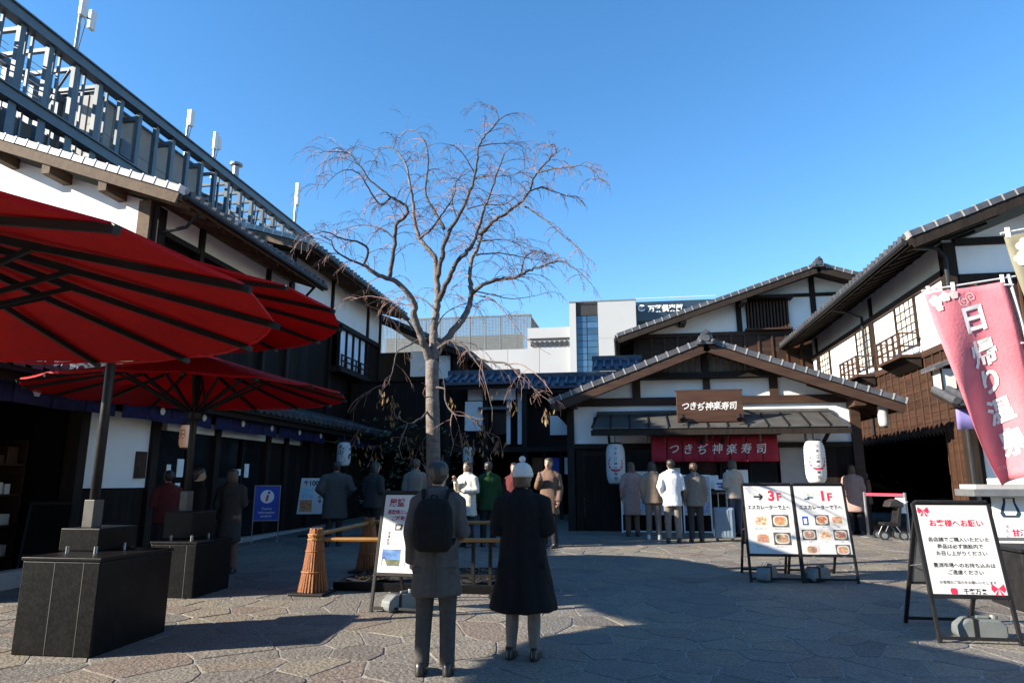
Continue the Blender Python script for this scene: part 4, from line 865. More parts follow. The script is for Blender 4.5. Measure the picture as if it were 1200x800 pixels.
def far():
    D = 60.0; h = thing('hotel', 'modern white hotel with blue glass strip and rooftop name far behind the shop', 'building', (0, D, .4))
    B(h, 'tower_wall', 'far_white', -4.3, -3.72, D, D+12, .4, 17.35); B(h, 'tower_wall', 'far_white', -1.75, 1.62, D, D+12, .4, 17.4)
    B(h, 'glass_recess', 'void', -3.72, -1.75, D+.4, D+.6, .4, 17.2); B(h, 'top_band', 'ink', -3.72, -1.75, D+.2, D+.35, 16.2, 17.2)
    B(h, 'side_wall', 'far_white', -4.3, -4.1, D+12, D+20, .4, 17.35)
    for r in range(20):
        for c in range(2):
            B(h, 'window', 'glass_blue', -3.70+c*.98, -2.78+c*.98, D+.25, D+.33, 4.6+r*.58, 5.14+r*.58)
    for i in range(4): B(h, 'wall_joint', 'panel', -1.75, 1.62, D-.01, D+.0, 5+i*3, 5.03+i*3)
    B(h, 'roof_cap', 'grey_metal', -4.35, 1.66, D-.05, D+12, 17.4, 17.5)
    B(h, 'sign_band', 'sign_navy', 1.7, 10.5, D+2, D+14, 15.0, 17.72); B(h, 'sign_block', 'far_white', 1.64, 12, D+3, D+16, .4, 15.0); B(h, 'roof_band', 'far_white', 1.64, 9.5, D+4, D+14, 17.72, 18.0)
    for i in range(9): B(h, 'window', 'glass_blue', 3.4+i*.62, 3.97+i*.62, D+1.9, D+1.98, 14.2, 15.9)
    B(h, 'dark_window', 'ink', 1.8, 3.3, D+1.9, D+1.98, 14.2, 15.9)
    s = thing('hotel_name', 'white rooftop lettering with a round emblem on the blue band of the far hotel', 'sign', (4, D+1.9, 16))
    ys_ = D+1.85; c = atY(779.5, 361, ys_); k = atY(752, 361, ys_)
    text('万葉倶楽部', .68, 'white', s, c, bold=.03, sx=.92)
    mb = MB(); vv = []
    for i in range(21):
        a = radians(40)+radians(290)*i/20
        for r in (.33, .22): vv.append((k.x+r*cos(a), ys_, k.z+r*sin(a)))
    mb.add(vv, [(2*i, 2*i+2, 2*i+3, 2*i+1) for i in range(20)]); part('emblem_ring', mb, 'white', s); part('emblem_wave', MB().tube([(k.x-.3, ys_, k.z-.2), (k.x-.08, ys_, k.z-.1), (k.x+.1, ys_, k.z-.2), (k.x+.3, ys_, k.z-.08)], .045, 6), 'white', s)
    part('emblem_dot', MB().tube([(k.x, ys_-.05, k.z+.08), (k.x, ys_, k.z+.08)], .09, 12), 'white', s)
    part('roof_rail', MB().tube([(1.7, D+3, 18.3), (9, D+3, 18.3)], .04, 5), 'white_metal', h)
    m = thing('market_hall', 'long pale building with grey mesh rooftop screen behind the bare tree', 'building', (-12, D, .4))
    for i in range(7): B(m, 'wall_panel', 'far_white', -24.5+i*2.9, -24.5+i*2.9+2.87, D+.5, D+1, .4, 13.35)
    B(m, 'body', 'far_white', -24.5, -4.3, D+1, D+25, .4, 13.3)
    B(m, 'parapet_shadow_gap', 'ink', -8.0, -4.35, D+.45, D+.8, 14.15, 14.3); B(m, 'upper_band', 'far_white', -8.2, -4.3, D+.6, D+10, 14.3, 15.3)
    for i in range(8): B(m, 'window', 'ink', -7.9+i*.45, -7.6+i*.45, D+.42, D+.49, 13.55, 14.0)
    B(m, 'window_band', 'far_white', -8.2, -4.3, D+.55, D+1.2, 13.35, 14.15)
    sc = thing('mesh_screen', 'grey see-through mesh screen on posts along the roof of the pale far building', 'screen', (-14, D+2, 13.3))
    for i in range(12): B(sc, 'screen_post', 'mesh_grey', -24.2+i*1.46, -24.1+i*1.46, D+2, D+2.1, 13.3, 16.9)
    mb = MB()
    for j in range(25): mb.box(-24.2, -8.0, D+2.02, D+2.06, 13.5+j*.14, 13.55+j*.14)
    part('screen_rail', mb, 'mesh_grey', sc, kind='stuff')
    for j in range(13): B(sc, 'screen_rail', 'mesh_grey', -8.1, -8.0, D+2.02, D+9, 13.5+j*.27, 13.58+j*.27)
    mb = MB()
    for i in range(115): mb.box(-24.1+i*.14, -24.05+i*.14, D+2.07, D+2.10, 13.4, 16.85)
    part('screen_wire', mb, 'mesh_grey', sc, kind='stuff')
    B(sc, 'top_rail', 'mesh_grey', -24.3, -8.0, D+1.95, D+2.12, 16.85, 16.98); part('stay', MB().beam((-8.2, D+2, 16.9), (-6.7, D+4, 14.9), .1, .1), 'grey_metal', sc)
    B(sc, 'back_panel', 'mesh_grey', -24, -9.5, D+7, D+7.2, 13.3, 16.2)
far()

# ================================================================== UMBRELLAS
def umbrella(cx, cy, zr, R, lab, bk=1.0):
    t = thing('garden_umbrella', lab, 'umbrella', (cx, cy, gz(cy)), group='big red umbrellas'); za = zr+.56; N = 16
    def rim(k, f=1.0, dz=0): a = 2*pi*k/N+.12; return Vector((cx+R*f*cos(a), cy+R*f*sin(a), zr+(za-zr)*(1-f)*(.85+.15*(1-f))+dz))
    mb = MB(); vs = [(cx, cy, za)]; fs = []; rings = (.16, .4, .7, 1.0); sub = 3; n = N*sub
    for f in rings:
        for k in range(n):
            a = 2*pi*k/n+.12; sag = (1-abs(cos(pi*(k % sub)/sub))**1) if k % sub else 0
            kk = k/sub; rr = R*f*(1-.010*(0 if k % sub == 0 else 1)*f)
            vs.append((cx+rr*cos(a), cy+rr*sin(a), zr+(za-zr)*(1-f)*(.85+.15*(1-f))-(.010*f if k % sub else 0)))
    fs += [(0, 1+k, 1+(k+1) % n) for k in range(n)]
    for i in range(3): fs += [(1+i*n+k, 1+(i+1)*n+k, 1+(i+1)*n+(k+1) % n, 1+i*n+(k+1) % n) for k in range(n)]
    mb.add(vs, fs); c = part('canopy', mb, 'umbrella', t)
    c.modifiers.new('thickness', 'SOLIDIFY').thickness = .006
    hem = MB(); hv = []
    for k in range(n+1):
        a = 2*pi*k/n+.12; rr = R*(1-.010*(0 if k % sub == 0 else 1)); z = zr-(.02 if k % sub else 0); hv += [(cx+rr*cos(a), cy+rr*sin(a), z), (cx+rr*1.004*cos(a), cy+rr*1.004*sin(a), z-.018)]
    hem.add(hv, [(2*i, 2*i+2, 2*i+3, 2*i+1) for i in range(n)]); part('hem', hem, 'umbrella', t)
    part('top_cap', MB().lathe((cx, cy, za-.03), [(.22, 0), (.2, .03), (.05, .06), (.02, .12)], 16), 'umbrella', t)
    hub = Vector((cx, cy, zr-.32))
    part('hub', MB().lathe((cx, cy, zr-.40), [(.06, 0), (.1, .04), (.1, .12), (.06, .16)], 14), 'black_metal', t); part('hub', MB().lathe((cx, cy, za-.16), [(.06, 0), (.11, .03), (.11, .1)], 14), 'black_metal', t)
    for k in range(N):
        top = Vector((cx, cy, za-.09)); tip = rim(k, 1.012, -.03); mid = rim(k, .5, -.05)
        rb = part('rib', MB().beam(top, mid, .028, .045).beam(mid, tip, .026, .04), 'black_metal', t)
        part('strut', MB().beam(hub, rim(k, .48, -.06), .025, .03), 'black_metal', rb)
        part('rib_tip', MB().beam(rim(k, .985, -.03), rim(k, 1.018, -.035), .034, .038), 'black_metal', rb)
    bz = gz(cy); part('pole', MB().tube([(cx, cy, bz+.95), (cx, cy, za-.05)], .045, 14), 'dark_iron', t, smooth=True)
    # granite ballast blocks and steel shoe, rotated with the row
    def block(name, w_, d_, z0, z1, m, ox=0, oy=0, bev=.012):
        b = part(name, MB().box(cx+ox-w_/2, cx+ox+w_/2, cy+oy-d_/2, cy+oy+d_/2, z0, z1), m, t, bevel=bev); return b
    block('ballast_block', .76*bk, .96*bk, bz-.01, bz+.76*bk, 'granite', .31*bk, -.19*bk); s = block('ballast_lid', .78*bk, .98*bk, bz+.76*bk, bz+.76*bk+.03, 'granite', .31*bk, -.19*bk, .006)
    for fx in (-.06, .22): part('stone_joint', MB().box(cx+(.31+fx)*bk-.003, cx+(.31+fx)*bk+.003, cy-.67*bk-.002, cy-.67*bk+.004, bz, bz+.75*bk), 'pewter', t)
    block('upper_block', .42, .52, bz+.76*bk+.03, bz+1.0, 'granite', .02, .1); block('pole_shoe', .11, .13, bz+1.0, bz+1.26, 'pewter', 0, 0, .005)
    for (ox, oy) in ((.05, -.22), (.34, -.22), (.3, .2)): part('bolt', MB().tube([(cx+ox, cy+oy-.1, bz+.76*bk+.03), (cx+ox, cy+oy-.1, bz+.76*bk+.09)], .016, 8), 'grey_metal', t)
    return t
umbrella(-5.12, 6.14, 3.2, 2.24, 'middle red umbrella, its pole rising from the black block at front left')
umbrella(-4.26, 2.98, 2.50, 2.30, 'nearest red umbrella, its ribbed underside filling the upper left edge')
umbrella(-5.76, 8.55, 2.66, 2.0, 'farthest red umbrella, lower right of the others, its pole behind the second black block', .82)

# ================================================================== A-BOARD SIGNS
def a_board(loc, rz, w_, h, pz, lab, legs_back=.85, lean=.26, rounded=False, back_panel=True):
    """front face looks to local -y; the panel runs from pz up to h and leans back by lean"""
    t = thing('sandwich_board', lab, 'sign', loc, rz, local=True)
    a = atan2(lean, h); v = Vector((0, sin(a), cos(a))); n = Vector((0, -cos(a), sin(a))); u = Vector((1, 0, 0)); L = h/cos(a); bt = .035
    P = lambda x, s_, o=0: u*x + v*s_ + n*o
    fr = part('front_frame', MB().beam(P(-w_/2, 0), P(-w_/2, L), bt, .03, n).beam(P(w_/2, 0), P(w_/2, L), bt, .03, n).beam(P(-w_/2, L), P(w_/2, L), .03, bt, v).beam(P(-w_/2, pz), P(w_/2, pz), .03, bt, v).beam(P(-w_/2+.02, .05), P(w_/2-.02, .05), .025, .03, v), 'black_metal', t, bevel=.004)
    bk = MB(); top = P(0, L); dy = legs_back
    def Q(x, s_): return Vector((x, top.y+(dy-top.y)*(1-s_), top.z*s_))
    bk.beam(Q(-w_/2+.03, .985), Q(-w_/2+.03, 0), bt, .03, (0, 1, 0)).beam(Q(w_/2-.03, .985), Q(w_/2-.03, 0), bt, .03, (0, 1, 0)).beam(Q(-w_/2+.03, .06), Q(w_/2-.03, .06), .025, .03).beam(Q(-w_/2+.03, .36), Q(w_/2-.03, .36), .025, .03)
    part('back_frame', bk, 'black_metal', t, bevel=.004)
    if back_panel: part('back_panel', MB().prism([Q(-w_/2+.05, .37), Q(w_/2-.05, .37), Q(w_/2-.05, .96), Q(-w_/2+.05, .96)], (0, -.012, 0)), 'grey_metal', t)
    part('hinge_stay', MB().beam(Q(-w_/2+.03, .5), P(-w_/2, L*.55), .02, .006), 'grey_metal', t)
    part('frame_lip', MB().beam(P(-w_/2+.01, L+.012, .01), P(w_/2-.01, L+.012, .01), .05, .03, v), 'black_metal', t, bevel=.012)
    pp = part('poster', MB().prism([P(-w_/2+.02, pz+.02, .012), P(w_/2-.02, pz+.02, .012), P(w_/2-.02, L-.02, .012), P(-w_/2+.02, L-.02, .012)], n*-.012), 'poster', t)
    def T(s_, size, m, x, s0, **k): return text(s_, size, m, pp, P(x, s0, .0125), u, v, n, **k)
    def R(x0, x1, s0, s1, m, o=.0145, name='picture', rnd=0):
        if rnd:
            vs = [P((x0+x1)/2+(x1-x0)/2*abs(cos(q))**.6*(1 if cos(q) > 0 else -1), (s0+s1)/2+(s1-s0)/2*abs(sin(q))**.6*(1 if sin(q) > 0 else -1), o) for q in [2*pi*i/rnd for i in range(rnd)]]
        else: vs = [P(x0, s0, o), P(x1, s0, o), P(x1, s1, o), P(x0, s1, o)]
        return part(name, MB().add(vs, [tuple(range(len(vs)))]), m, pp)
    return t, pp, T, R, P, L
def weight(loc, rz, lab, label_grp='water weights on the sign frames'):
    t = thing('sign_weight', lab, 'weight', loc, rz, group=label_grp, local=True)
    part('tank', MB().prism([(-.19, -.08, 0), (.19, -.08, 0), (.21, -.08, .03), (.21, -.08, .12), (.15, -.08, .17), (-.12, -.08, .17), (-.2, -.08, .11), (-.21, -.08, .03)], (0, .17, 0)), 'tank', t, bevel=.022)
    part('tank_rib', MB().box(-.075, -.045, -.09, .10, -.0, .178), 'black_metal', t, bevel=.004); part('filler_cap', MB().tube([(.12, 0, .155), (.13, 0, .2)], .035, 12), 'tank', t)
    part('grip', MB().beam((-.03, -.03, .185), (.07, -.03, .185), .03, .025), 'tank', t, bevel=.006)
foods = []
for i, (a, b, c) in enumerate((((.50, .22, .10), (.62, .50, .36), 'bowl'), ((.42, .12, .05), (.60, .30, .12), 'prawn'), ((.52, .26, .20), (.28, .16, .10), 'tuna'), ((.46, .16, .18), (.22, .30, .12), 'salad'))):
    foods.append(mat('food_print_'+c, a, b, .5, (26, 26, 26), lo=.42, hi=.58))
M['food_dark'] = mat('dark_plate_print', (.05, .045, .04), (.12, .1, .08), .5, (20, 20, 20)); M['food_pale'] = mat('pale_plate_print', (.6, .57, .52), (.5, .46, .4), .5, (30, 30, 30))
def food(R, x0, x1, s0, s1, k, base='food_dark'):
    R(x0, x1, s0, s1, base, .0135); dx, ds = (x1-x0), (s1-s0); rd = random.Random(k*7+1)
    R(x0+dx*.08, x1-dx*.08, s0+ds*.1, s1-ds*.08, 'food_pale', .0145, 'plate', 18); R(x0+dx*.16, x1-dx*.16, s0+ds*.18, s1-ds*.16, foods[k % 4], .0150, 'dish', 16)
    for i in range(5):
        cx, cs = x0+dx*rd.uniform(.25, .75), s0+ds*rd.uniform(.28, .72); r = dx*rd.uniform(.07, .13); R(cx-r, cx+r, cs-r*.8, cs+r*.8, foods[(k+i+1) % 4], .0155+.0003*i, 'topping', 9)
def arrow(P, pp, x, s, size, up, m='ink', wdt=.012):
    mb = MB(); o = .0135
    def seg(a, b):
        d = Vector((b[0]-a[0], b[1]-a[1])).normalized(); q = Vector((-d.y, d.x))*wdt
        mb.add([P(x+a[0]+q.x, s+a[1]+q.y, o), P(x+a[0]-q.x, s+a[1]-q.y, o), P(x+b[0]-q.x, s+b[1]-q.y, o), P(x+b[0]+q.x, s+b[1]+q.y, o)], [(0, 1, 2, 3)])
    if up: seg((0, -size), (0, size)); seg((0, size), (-size*.8, size*.1)); seg((0, size), (size*.8, size*.1))
    else: seg((-size, 0), (size, 0)); seg((size, 0), (size*.25, size*.65)); seg((size, 0), (size*.25, -size*.65))
    part('arrow', mb, m, pp)
def signs():
    # --- request notice, front right
    a = atG(1104, 754); b = atG(1196, 757); w_ = (b-a).length+.0; rz = atan2(b.y-a.y, b.x-a.x)
    t, pp, T, R, P, L = a_board(((a.x+b.x)/2, (a.y+b.y)/2, gz(a.y)), rz, .66, 1.21, .40, 'black framed notice board with red heading and red bows, front right')
    T('お客様へお願い', .068, 'red_ink', 0.01, L-.185, bold=.012)
    for i, s_ in enumerate(('各店舗でご購入いただいた', '商品は必ず施設内で', 'お召し上がりください')): T(s_, .044, 'ink', 0, L-.335-i*.062, bold=.008)
    for i, s_ in enumerate(('豊洲市場へのお持ち込みは', 'ご遠慮ください')): T(s_, .044, 'ink', 0, L-.565-i*.062, bold=.008)
    T('お客様のご協力をお願いいたします', .030, 'ink', 0, L-.715, bold=.004); T('千客万来', .050, 'ink', .045, L-.79, bold=.012)
    R(-.16, -.10, L-.82, L-.765, 'red_ink', .0135, 'emblem', 14)
    def bow(x, s_, k):
        for sx in (-1, 1):
            vs = [P(x, s_, .0135), P(x+sx*.07*k, s_+.055*k, .0135), P(x+sx*.085*k, s_-.01, .0135), P(x+sx*.06*k, s_-.05*k, .0135)]; part('bow_loop', MB().add(vs, [(0, 1, 2, 3)]), 'red_ink', pp)
            vs = [P(x, s_, .014), P(x+sx*.025*k, s_-.09*k, .014), P(x+sx*.055*k, s_-.08*k, .014)]; part('bow_tail', MB().add(vs, [(0, 1, 2)]), 'red_ink', pp)
    bow(-.255, L-.07, .62); bow(.245, .475, .72)
    weight(((a.x+b.x)/2+.10, (a.y+b.y)/2+.22, gz(a.y)+.02), rz-.05, 'grey plastic weight inside the frame of the front right notice board')
    # --- 3F and 1F menu boards
    a = atG(880, 682); m_ = atG(942, 683); b = atG(1006, 684)
    t, pp, T, R, P, L = a_board(((a.x+m_.x)/2, (a.y+m_.y)/2, gz(a.y)), .02, .68, 1.30, .36, 'black framed menu board headed 3F with four dishes, left of the pair')
    arrow(P, pp, -.13, L-.17, .06, False); T('3', .19, 'red_ink', .05, L-.155, bold=.035); T('F', .15, 'red_ink', .155, L-.17, bold=.03); T('エスカレーターで上へ', .068, 'ink', 0, L-.315, bold=.012, sx=.86)
    for i in range(4):
        x = -.24+(i % 2)*.26; s_ = L-.59-(i//2)*.24; food(R, x, x+.23, s_, s_+.17, i, 'food_pale' if i % 2 == 0 else 'food_dark'); T('豊洲の味わい丼', .022, 'grey_ink', x+.10, s_-.022)
    t, pp, T, R, P, L = a_board(((m_.x+b.x)/2+.01, (m_.y+b.y)/2, gz(b.y)), .06, .70, 1.30, .36, 'black framed menu board headed 1F with seven dishes, right of the pair')
    R(-.21, -.07, L-.22, L-.1, 'food_pale', .0135, 'escalator_symbol'); arrow(P, pp, -.14, L-.16, .03, True, wdt=.006); R(-.2, -.13, L-.21, L-.19, 'glass_blue', .0140, 'escalator_step'); R(-.16, -.08, L-.19, L-.17, 'glass_blue', .0142, 'escalator_step')
    T('1', .19, 'red_ink', .05, L-.155, bold=.035); T('F', .15, 'red_ink', .145, L-.17, bold=.03); T('エスカレーターで下へ', .068, 'ink', 0, L-.315, bold=.012, sx=.86)
    for i, (cx, r0) in enumerate(((-.22, 0), (-.0, 0), (.2, 0), (-.2, 1), (.01, 1), (.22, 1), (-.19, 2), (.22, 2))):
        s_ = L-.56-r0*.2
        if i == 0: R(cx-.05, cx+.03, s_, s_+.12, 'poster_blue', .0135, 'blue_bottle'); R(cx-.03, cx+.01, s_+.02, s_+.09, 'white', .0145, 'bottle_label'); continue
        food(R, cx-.10, cx+.09, s_, s_+.14, i, 'food_dark' if i % 2 else 'food_pale')
        T('海鮮', .018, 'grey_ink', cx, s_-.02)
    weight(((a.x+m_.x)/2-.10, a.y+.14, gz(a.y)+.02), 1.05, 'grey plastic weight inside the 3F menu board frame'); weight(((m_.x+b.x)/2-.13, b.y+.14, gz(b.y)+.02), .75, 'grey plastic weight inside the 1F menu board frame')
    # --- 8F rooftop board behind the man
    a = atG(433, 718); w_ = .64
    t, pp, T, R, P, L = a_board((a.x+w_/2, a.y, gz(a.y)), -.10, w_, 1.27, .40, 'black framed board with maroon heading, arrow and photographs behind the waiting man')
    T('展望', .095, 'maroon_ink', -.15, L-.115, bold=.028); arrow(P, pp, .05, L-.115, .05, True, 'maroon_ink', .011)
    T('高層棟エレベーターで', .056, 'maroon_ink', .0, L-.215, bold=.016, sx=.9); T('ご移動ください', .056, 'maroon_ink', .0, L-.285, bold=.016)
    R(-.14, -.05, L-.42, L-.35, 'ink', .0135, 'floor_panel'); T('8F', .055, 'white_ink', -.095, L-.385, lift=.006, bold=.02)
    vtext('足湯庭園', .034, .038, 'ink', pp, P(-.205, L-.45, .0125), Vector((1, 0, 0)), (P(0, 1)-P(0, 0)), Vector((0, -1, 0)), bold=.02); vtext('千客万来展望', .022, .028, 'grey_ink', pp, P(-.12, L-.46, .0125), Vector((1, 0, 0)), (P(0, 1)-P(0, 0)), Vector((0, -1, 0)))
    vtext('富士見テラス', .022, .028, 'grey_ink', pp, P(-.07, L-.46, .0125), Vector((1, 0, 0)), (P(0, 1)-P(0, 0)), Vector((0, -1, 0)))
    M['photo_sky'] = mat('blue_photo_print', (.02, .06, .22), (.10, .25, .5), .4, (6, 6, 10)); M['photo_green'] = mat('green_photo_print', (.04, .07, .03), (.16, .14, .06), .4, (14, 14, 30))
    for x in (-.26, .02):
        R(x, x+.22, .49, .67, 'photo_sky', .0135); R(x+.005, x+.215, .495, .56, 'photo_green', .0142, 'picture_hill')
        part('picture_path', MB().add([P(x+.01, .495, .015), P(x+.07, .495, .015), P(x+.035, .56, .015), P(x+.02, .56, .015)], [(0, 1, 2, 3)]), 'white', pp); T('フォトスポット', .018, 'ink', x+.11, .475)
    weight((a.x+.30, a.y+.16, gz(a.y)+.02), .9, 'grey plastic weight inside the frame of the board behind the man')
    # --- blue information stand
    p = atG(311, 630); q = thing('information_stand', 'blue information stand with white circled letter i by the dark wooden wall', 'sign', (-7.6, 16.55, gz(16.5)), .0, local=True)
    yy = atX(312, 600, -7.6).y; q.location = (-7.6, yy, gz(yy)); q.rotation_euler = (0, 0, radians(28))
    z0, z1 = .46, 1.17; hw = .25
    bd = part('board', MB().box(-hw, hw, -.012, .012, z0, z1), 'poster_blue', q); part('frame', MB().box(-hw-.02, -hw, -.02, .02, 0, z1+.02).box(hw, hw+.02, -.02, .02, 0, z1+.02).box(-hw, hw, -.02, .02, z1, z1+.02).box(-hw, hw, -.02, .02, z0-.02, z0), 'grey_metal', q)
    part('foot', MB().box(-hw-.03, -hw+.02, -.2, .2, 0, .02).box(hw-.02, hw+.03, -.2, .2, 0, .02), 'grey_metal', q)
    part('disc', MB().tube([(0, -.0125, z1-.22), (0, -.016, z1-.22)], .14, 28), 'white', bd)
    text('ı', .24, 'red_ink', bd, (0, -.016, z1-.25), bold=.05, shear=.2); part('letter_dot', MB().tube([(.03, -.0165, z1-.135), (.03, -.021, z1-.135)], .026, 12), 'ink', bd)
    text('Tourist', .07, 'white', bd, (0, -.0125, z0+.24)); text('Information', .07, 'white', bd, (0, -.0125, z0+.16)); text('観光案内所', .045, 'white', bd, (0, -.0125, z0+.08))
    # --- grey direction board with arrow
    yy = atX(366, 580, -7.2).y; q = thing('direction_stand', 'pale grey direction board with arrow and distance, left of the queue', 'sign', (-7.2, yy, gz(yy)), radians(20), local=True)
    bd = part('board', MB().prism([(-.33, -.015, .50), (.24, -.015, .50), (.32, -.015, .58), (.32, -.015, 1.32), (-.26, -.015, 1.32)], (0, .03, 0)), 'white_metal', q)
    part('stand_leg', MB().box(-.02, .02, .0, .04, 0, .45).box(-.25, .25, -.2, .2, 0, .025), 'black_metal', q)
    text('↑100m', .15, 'ink', bd, (.02, -.015, 1.21), bold=.03); M['map_print'] = mat('map_print', (.25, .45, .62), (.5, .62, .68), .5, (14, 14, 14)); part('picture', MB().box(-.24, .03, -.02, -.0155, .86, 1.10), 'map_print', bd); part('picture', MB().box(-.27, -.0, -.02, -.0155, .56, .82), foods[1], bd)
    vtext('豊洲市場', .08, .09, 'ink', bd, (.17, -.015, 1.06), bold=.02)
    # --- dark easel board beside the low wing, far left
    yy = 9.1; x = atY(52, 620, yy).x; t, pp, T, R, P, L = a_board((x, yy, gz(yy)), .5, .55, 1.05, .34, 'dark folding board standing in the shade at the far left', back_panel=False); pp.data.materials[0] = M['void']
signs()

# ================================================================== CONES, BARS, PLANTER
def cone(loc, lab):
    t = thing('cane_cone', lab, 'cone', loc, 0, group='cane cones round the tree', local=True)
    part('base', MB().box(-.23, .23, -.23, .23, 0, .035), 'black_metal', t, bevel=.01)
    part('core', MB().lathe((0, 0, .035), [(.15, 0), (.05, .72)], 16), 'soil', t); n = 26
    for k in range(n):
        a = 2*pi*k/n; part('cane', MB().tube([(.175*cos(a), .175*sin(a), .035), (.128*cos(a), .128*sin(a), .30), (.066*cos(a), .066*sin(a), .78+.01*(k % 3))], .017, 5), 'cone_wood', t)
    for z, r in ((.27, .15), (.52, .112), (.70, .088)):
        part('binding', MB().tube([(r*cos(2*pi*i/16), r*sin(2*pi*i/16), z) for i in range(17)], .011, 5), 'cone_wood', t)
cones = [(-3.9, 8.55), (-3.88, 10.4), (-1.35, 10.4), (-1.42, 8.75)]
for (x, y), lab in zip(cones, ('nearest cane-covered cone, sunlit, left of the standing man', 'cane-covered cone in shade behind the sunlit one', 'cane-covered cone behind the waiting woman', 'cane-covered cone hidden between the man and the woman')): cone((x, y, gz(y)), lab)
def bar(a, b, z, lab):
    t = thing('barrier_bar', lab, 'barrier', (*((Vector(a)+Vector(b))/2), z), group='amber bars between the cones'); A = Vector((*a, gz(a[1])+z)); Bv = Vector((*b, gz(b[1])+z))
    part('bar', MB().tube([A.lerp(Bv, i/8) for i in range(9)], [.026 if i % 2 else .029 for i in range(9)], 8), 'bar', t)
    for P_ in (A, Bv): part('hoop', MB().tube([P_+Vector((  .095*cos(2*pi*i/12), .095*sin(2*pi*i/12), .0)) for i in range(13)], .012, 5), 'bar', t)
bar(cones[0], cones[1], .72, 'amber bar between the sunlit cone and the shaded one behind it'); bar(cones[0], cones[3], .66, 'amber bar running right from the sunlit cone behind the sign')
bar(cones[1], cones[2], .74, 'amber bar along the far side of the tree bed'); bar(cones[3], cones[2], .70, 'amber bar on the right side of the tree bed')
def planter():
    t = thing('tree_bed', 'square bed of dark soil with low stone rim around the bare tree', 'planter', (-2.65, 9.6, gz(9.6)))
    x0, x1, y0, y1 = -3.62, -1.66, 8.9, 10.25
    mb = MB(); n = 12; vs = [(x0+(x1-x0)*i/n, y0+(y1-y0)*j/n, gz(y0)+.07+random.uniform(0, .07)) for j in range(n+1) for i in range(n+1)]
    mb.add(vs, [(j*(n+1)+i, j*(n+1)+i+1, (j+1)*(n+1)+i+1, (j+1)*(n+1)+i) for j in range(n) for i in range(n)]); part('soil', mb, 'soil', t, smooth=True)
    for (a, b, c, d) in ((x0-.12, x1+.12, y0-.12, y0), (x0-.12, x1+.12, y1, y1+.12), (x0-.12, x0, y0, y1), (x1, x1+.12, y0, y1)): part('rim', MB().box(a, b, c, d, gz(c)-.02, gz(c)+.11), 'granite', t, bevel=.01)
    mb = MB()
    for i in range(420):
        x, y = random.uniform(x0, x1), random.uniform(y0, y1); z = gz(y0)+random.uniform(.1, .17); a = random.uniform(0, 6.3); s = random.uniform(.025, .05); q = Vector((cos(a), sin(a), random.uniform(-.4, .6)))*s; r = Vector((-sin(a), cos(a), random.uniform(-.3, .3)))*s*.5; c = Vector((x, y, z))
        mb.add([c-q, c+r, c+q, c-r], [(0, 1, 2, 3)])
    part('fallen_leaves', mb, 'leaf', t, kind='stuff')
    f = thing('tree_guard', 'low dark steel guard rail and posts in front of the tree bed', 'fence', (-1.95, 8.7, gz(8.7)))
    y = 8.82
    for x in (-2.35, -2.12, -1.9, -1.68): part('guard_post', MB().box(x-.02, x+.02, y-.02, y+.02, gz(y), gz(y)+.62), 'black_metal', f)
    part('guard_rail', MB().box(-2.4, -1.62, y-.02, y+.02, gz(y)+.62, gz(y)+.66), 'black_metal', f); part('guard_rail', MB().box(-2.4, -1.62, y-.015, y+.015, gz(y)+.2, gz(y)+.23), 'black_metal', f)
    s = thing('garden_shrub', 'low evergreen shrub growing behind the tree trunk', 'plant', (-4.6, 15.4, gz(15.4))); rd = random.Random(4)
    for k in range(7):
        mb = MB(); cx, cy, cz = -4.9+rd.uniform(-.9, .9), 15.4+rd.uniform(-.4, .4), gz(15)+rd.uniform(.5, 2.2)
        mb.tube([(cx, cy, gz(15)), (cx+.1, cy, cz*.6), (cx, cy, cz)], [.03, .02, .01], 6); part('stem', mb, 'bark', s)
    mb = MB()
    for k in range(900):
        a = rd.uniform(0, 6.3); c = Vector((-4.9+rd.gauss(0, .75), 15.4+rd.gauss(0, .35), gz(15)+.4+rd.random()*2.3)); l = rd.uniform(.05, .09); q = Vector((cos(a), sin(a), rd.uniform(-.9, .3))).normalized()*l; r = q.cross(Vector((rd.random(), rd.random(), 1))).normalized()*l*.38
        mb.add([c-q, c+r, c+q, c-r], [(0, 1, 2, 3)])
    part('foliage', mb, 'green_leaf', s, kind='stuff')
planter()

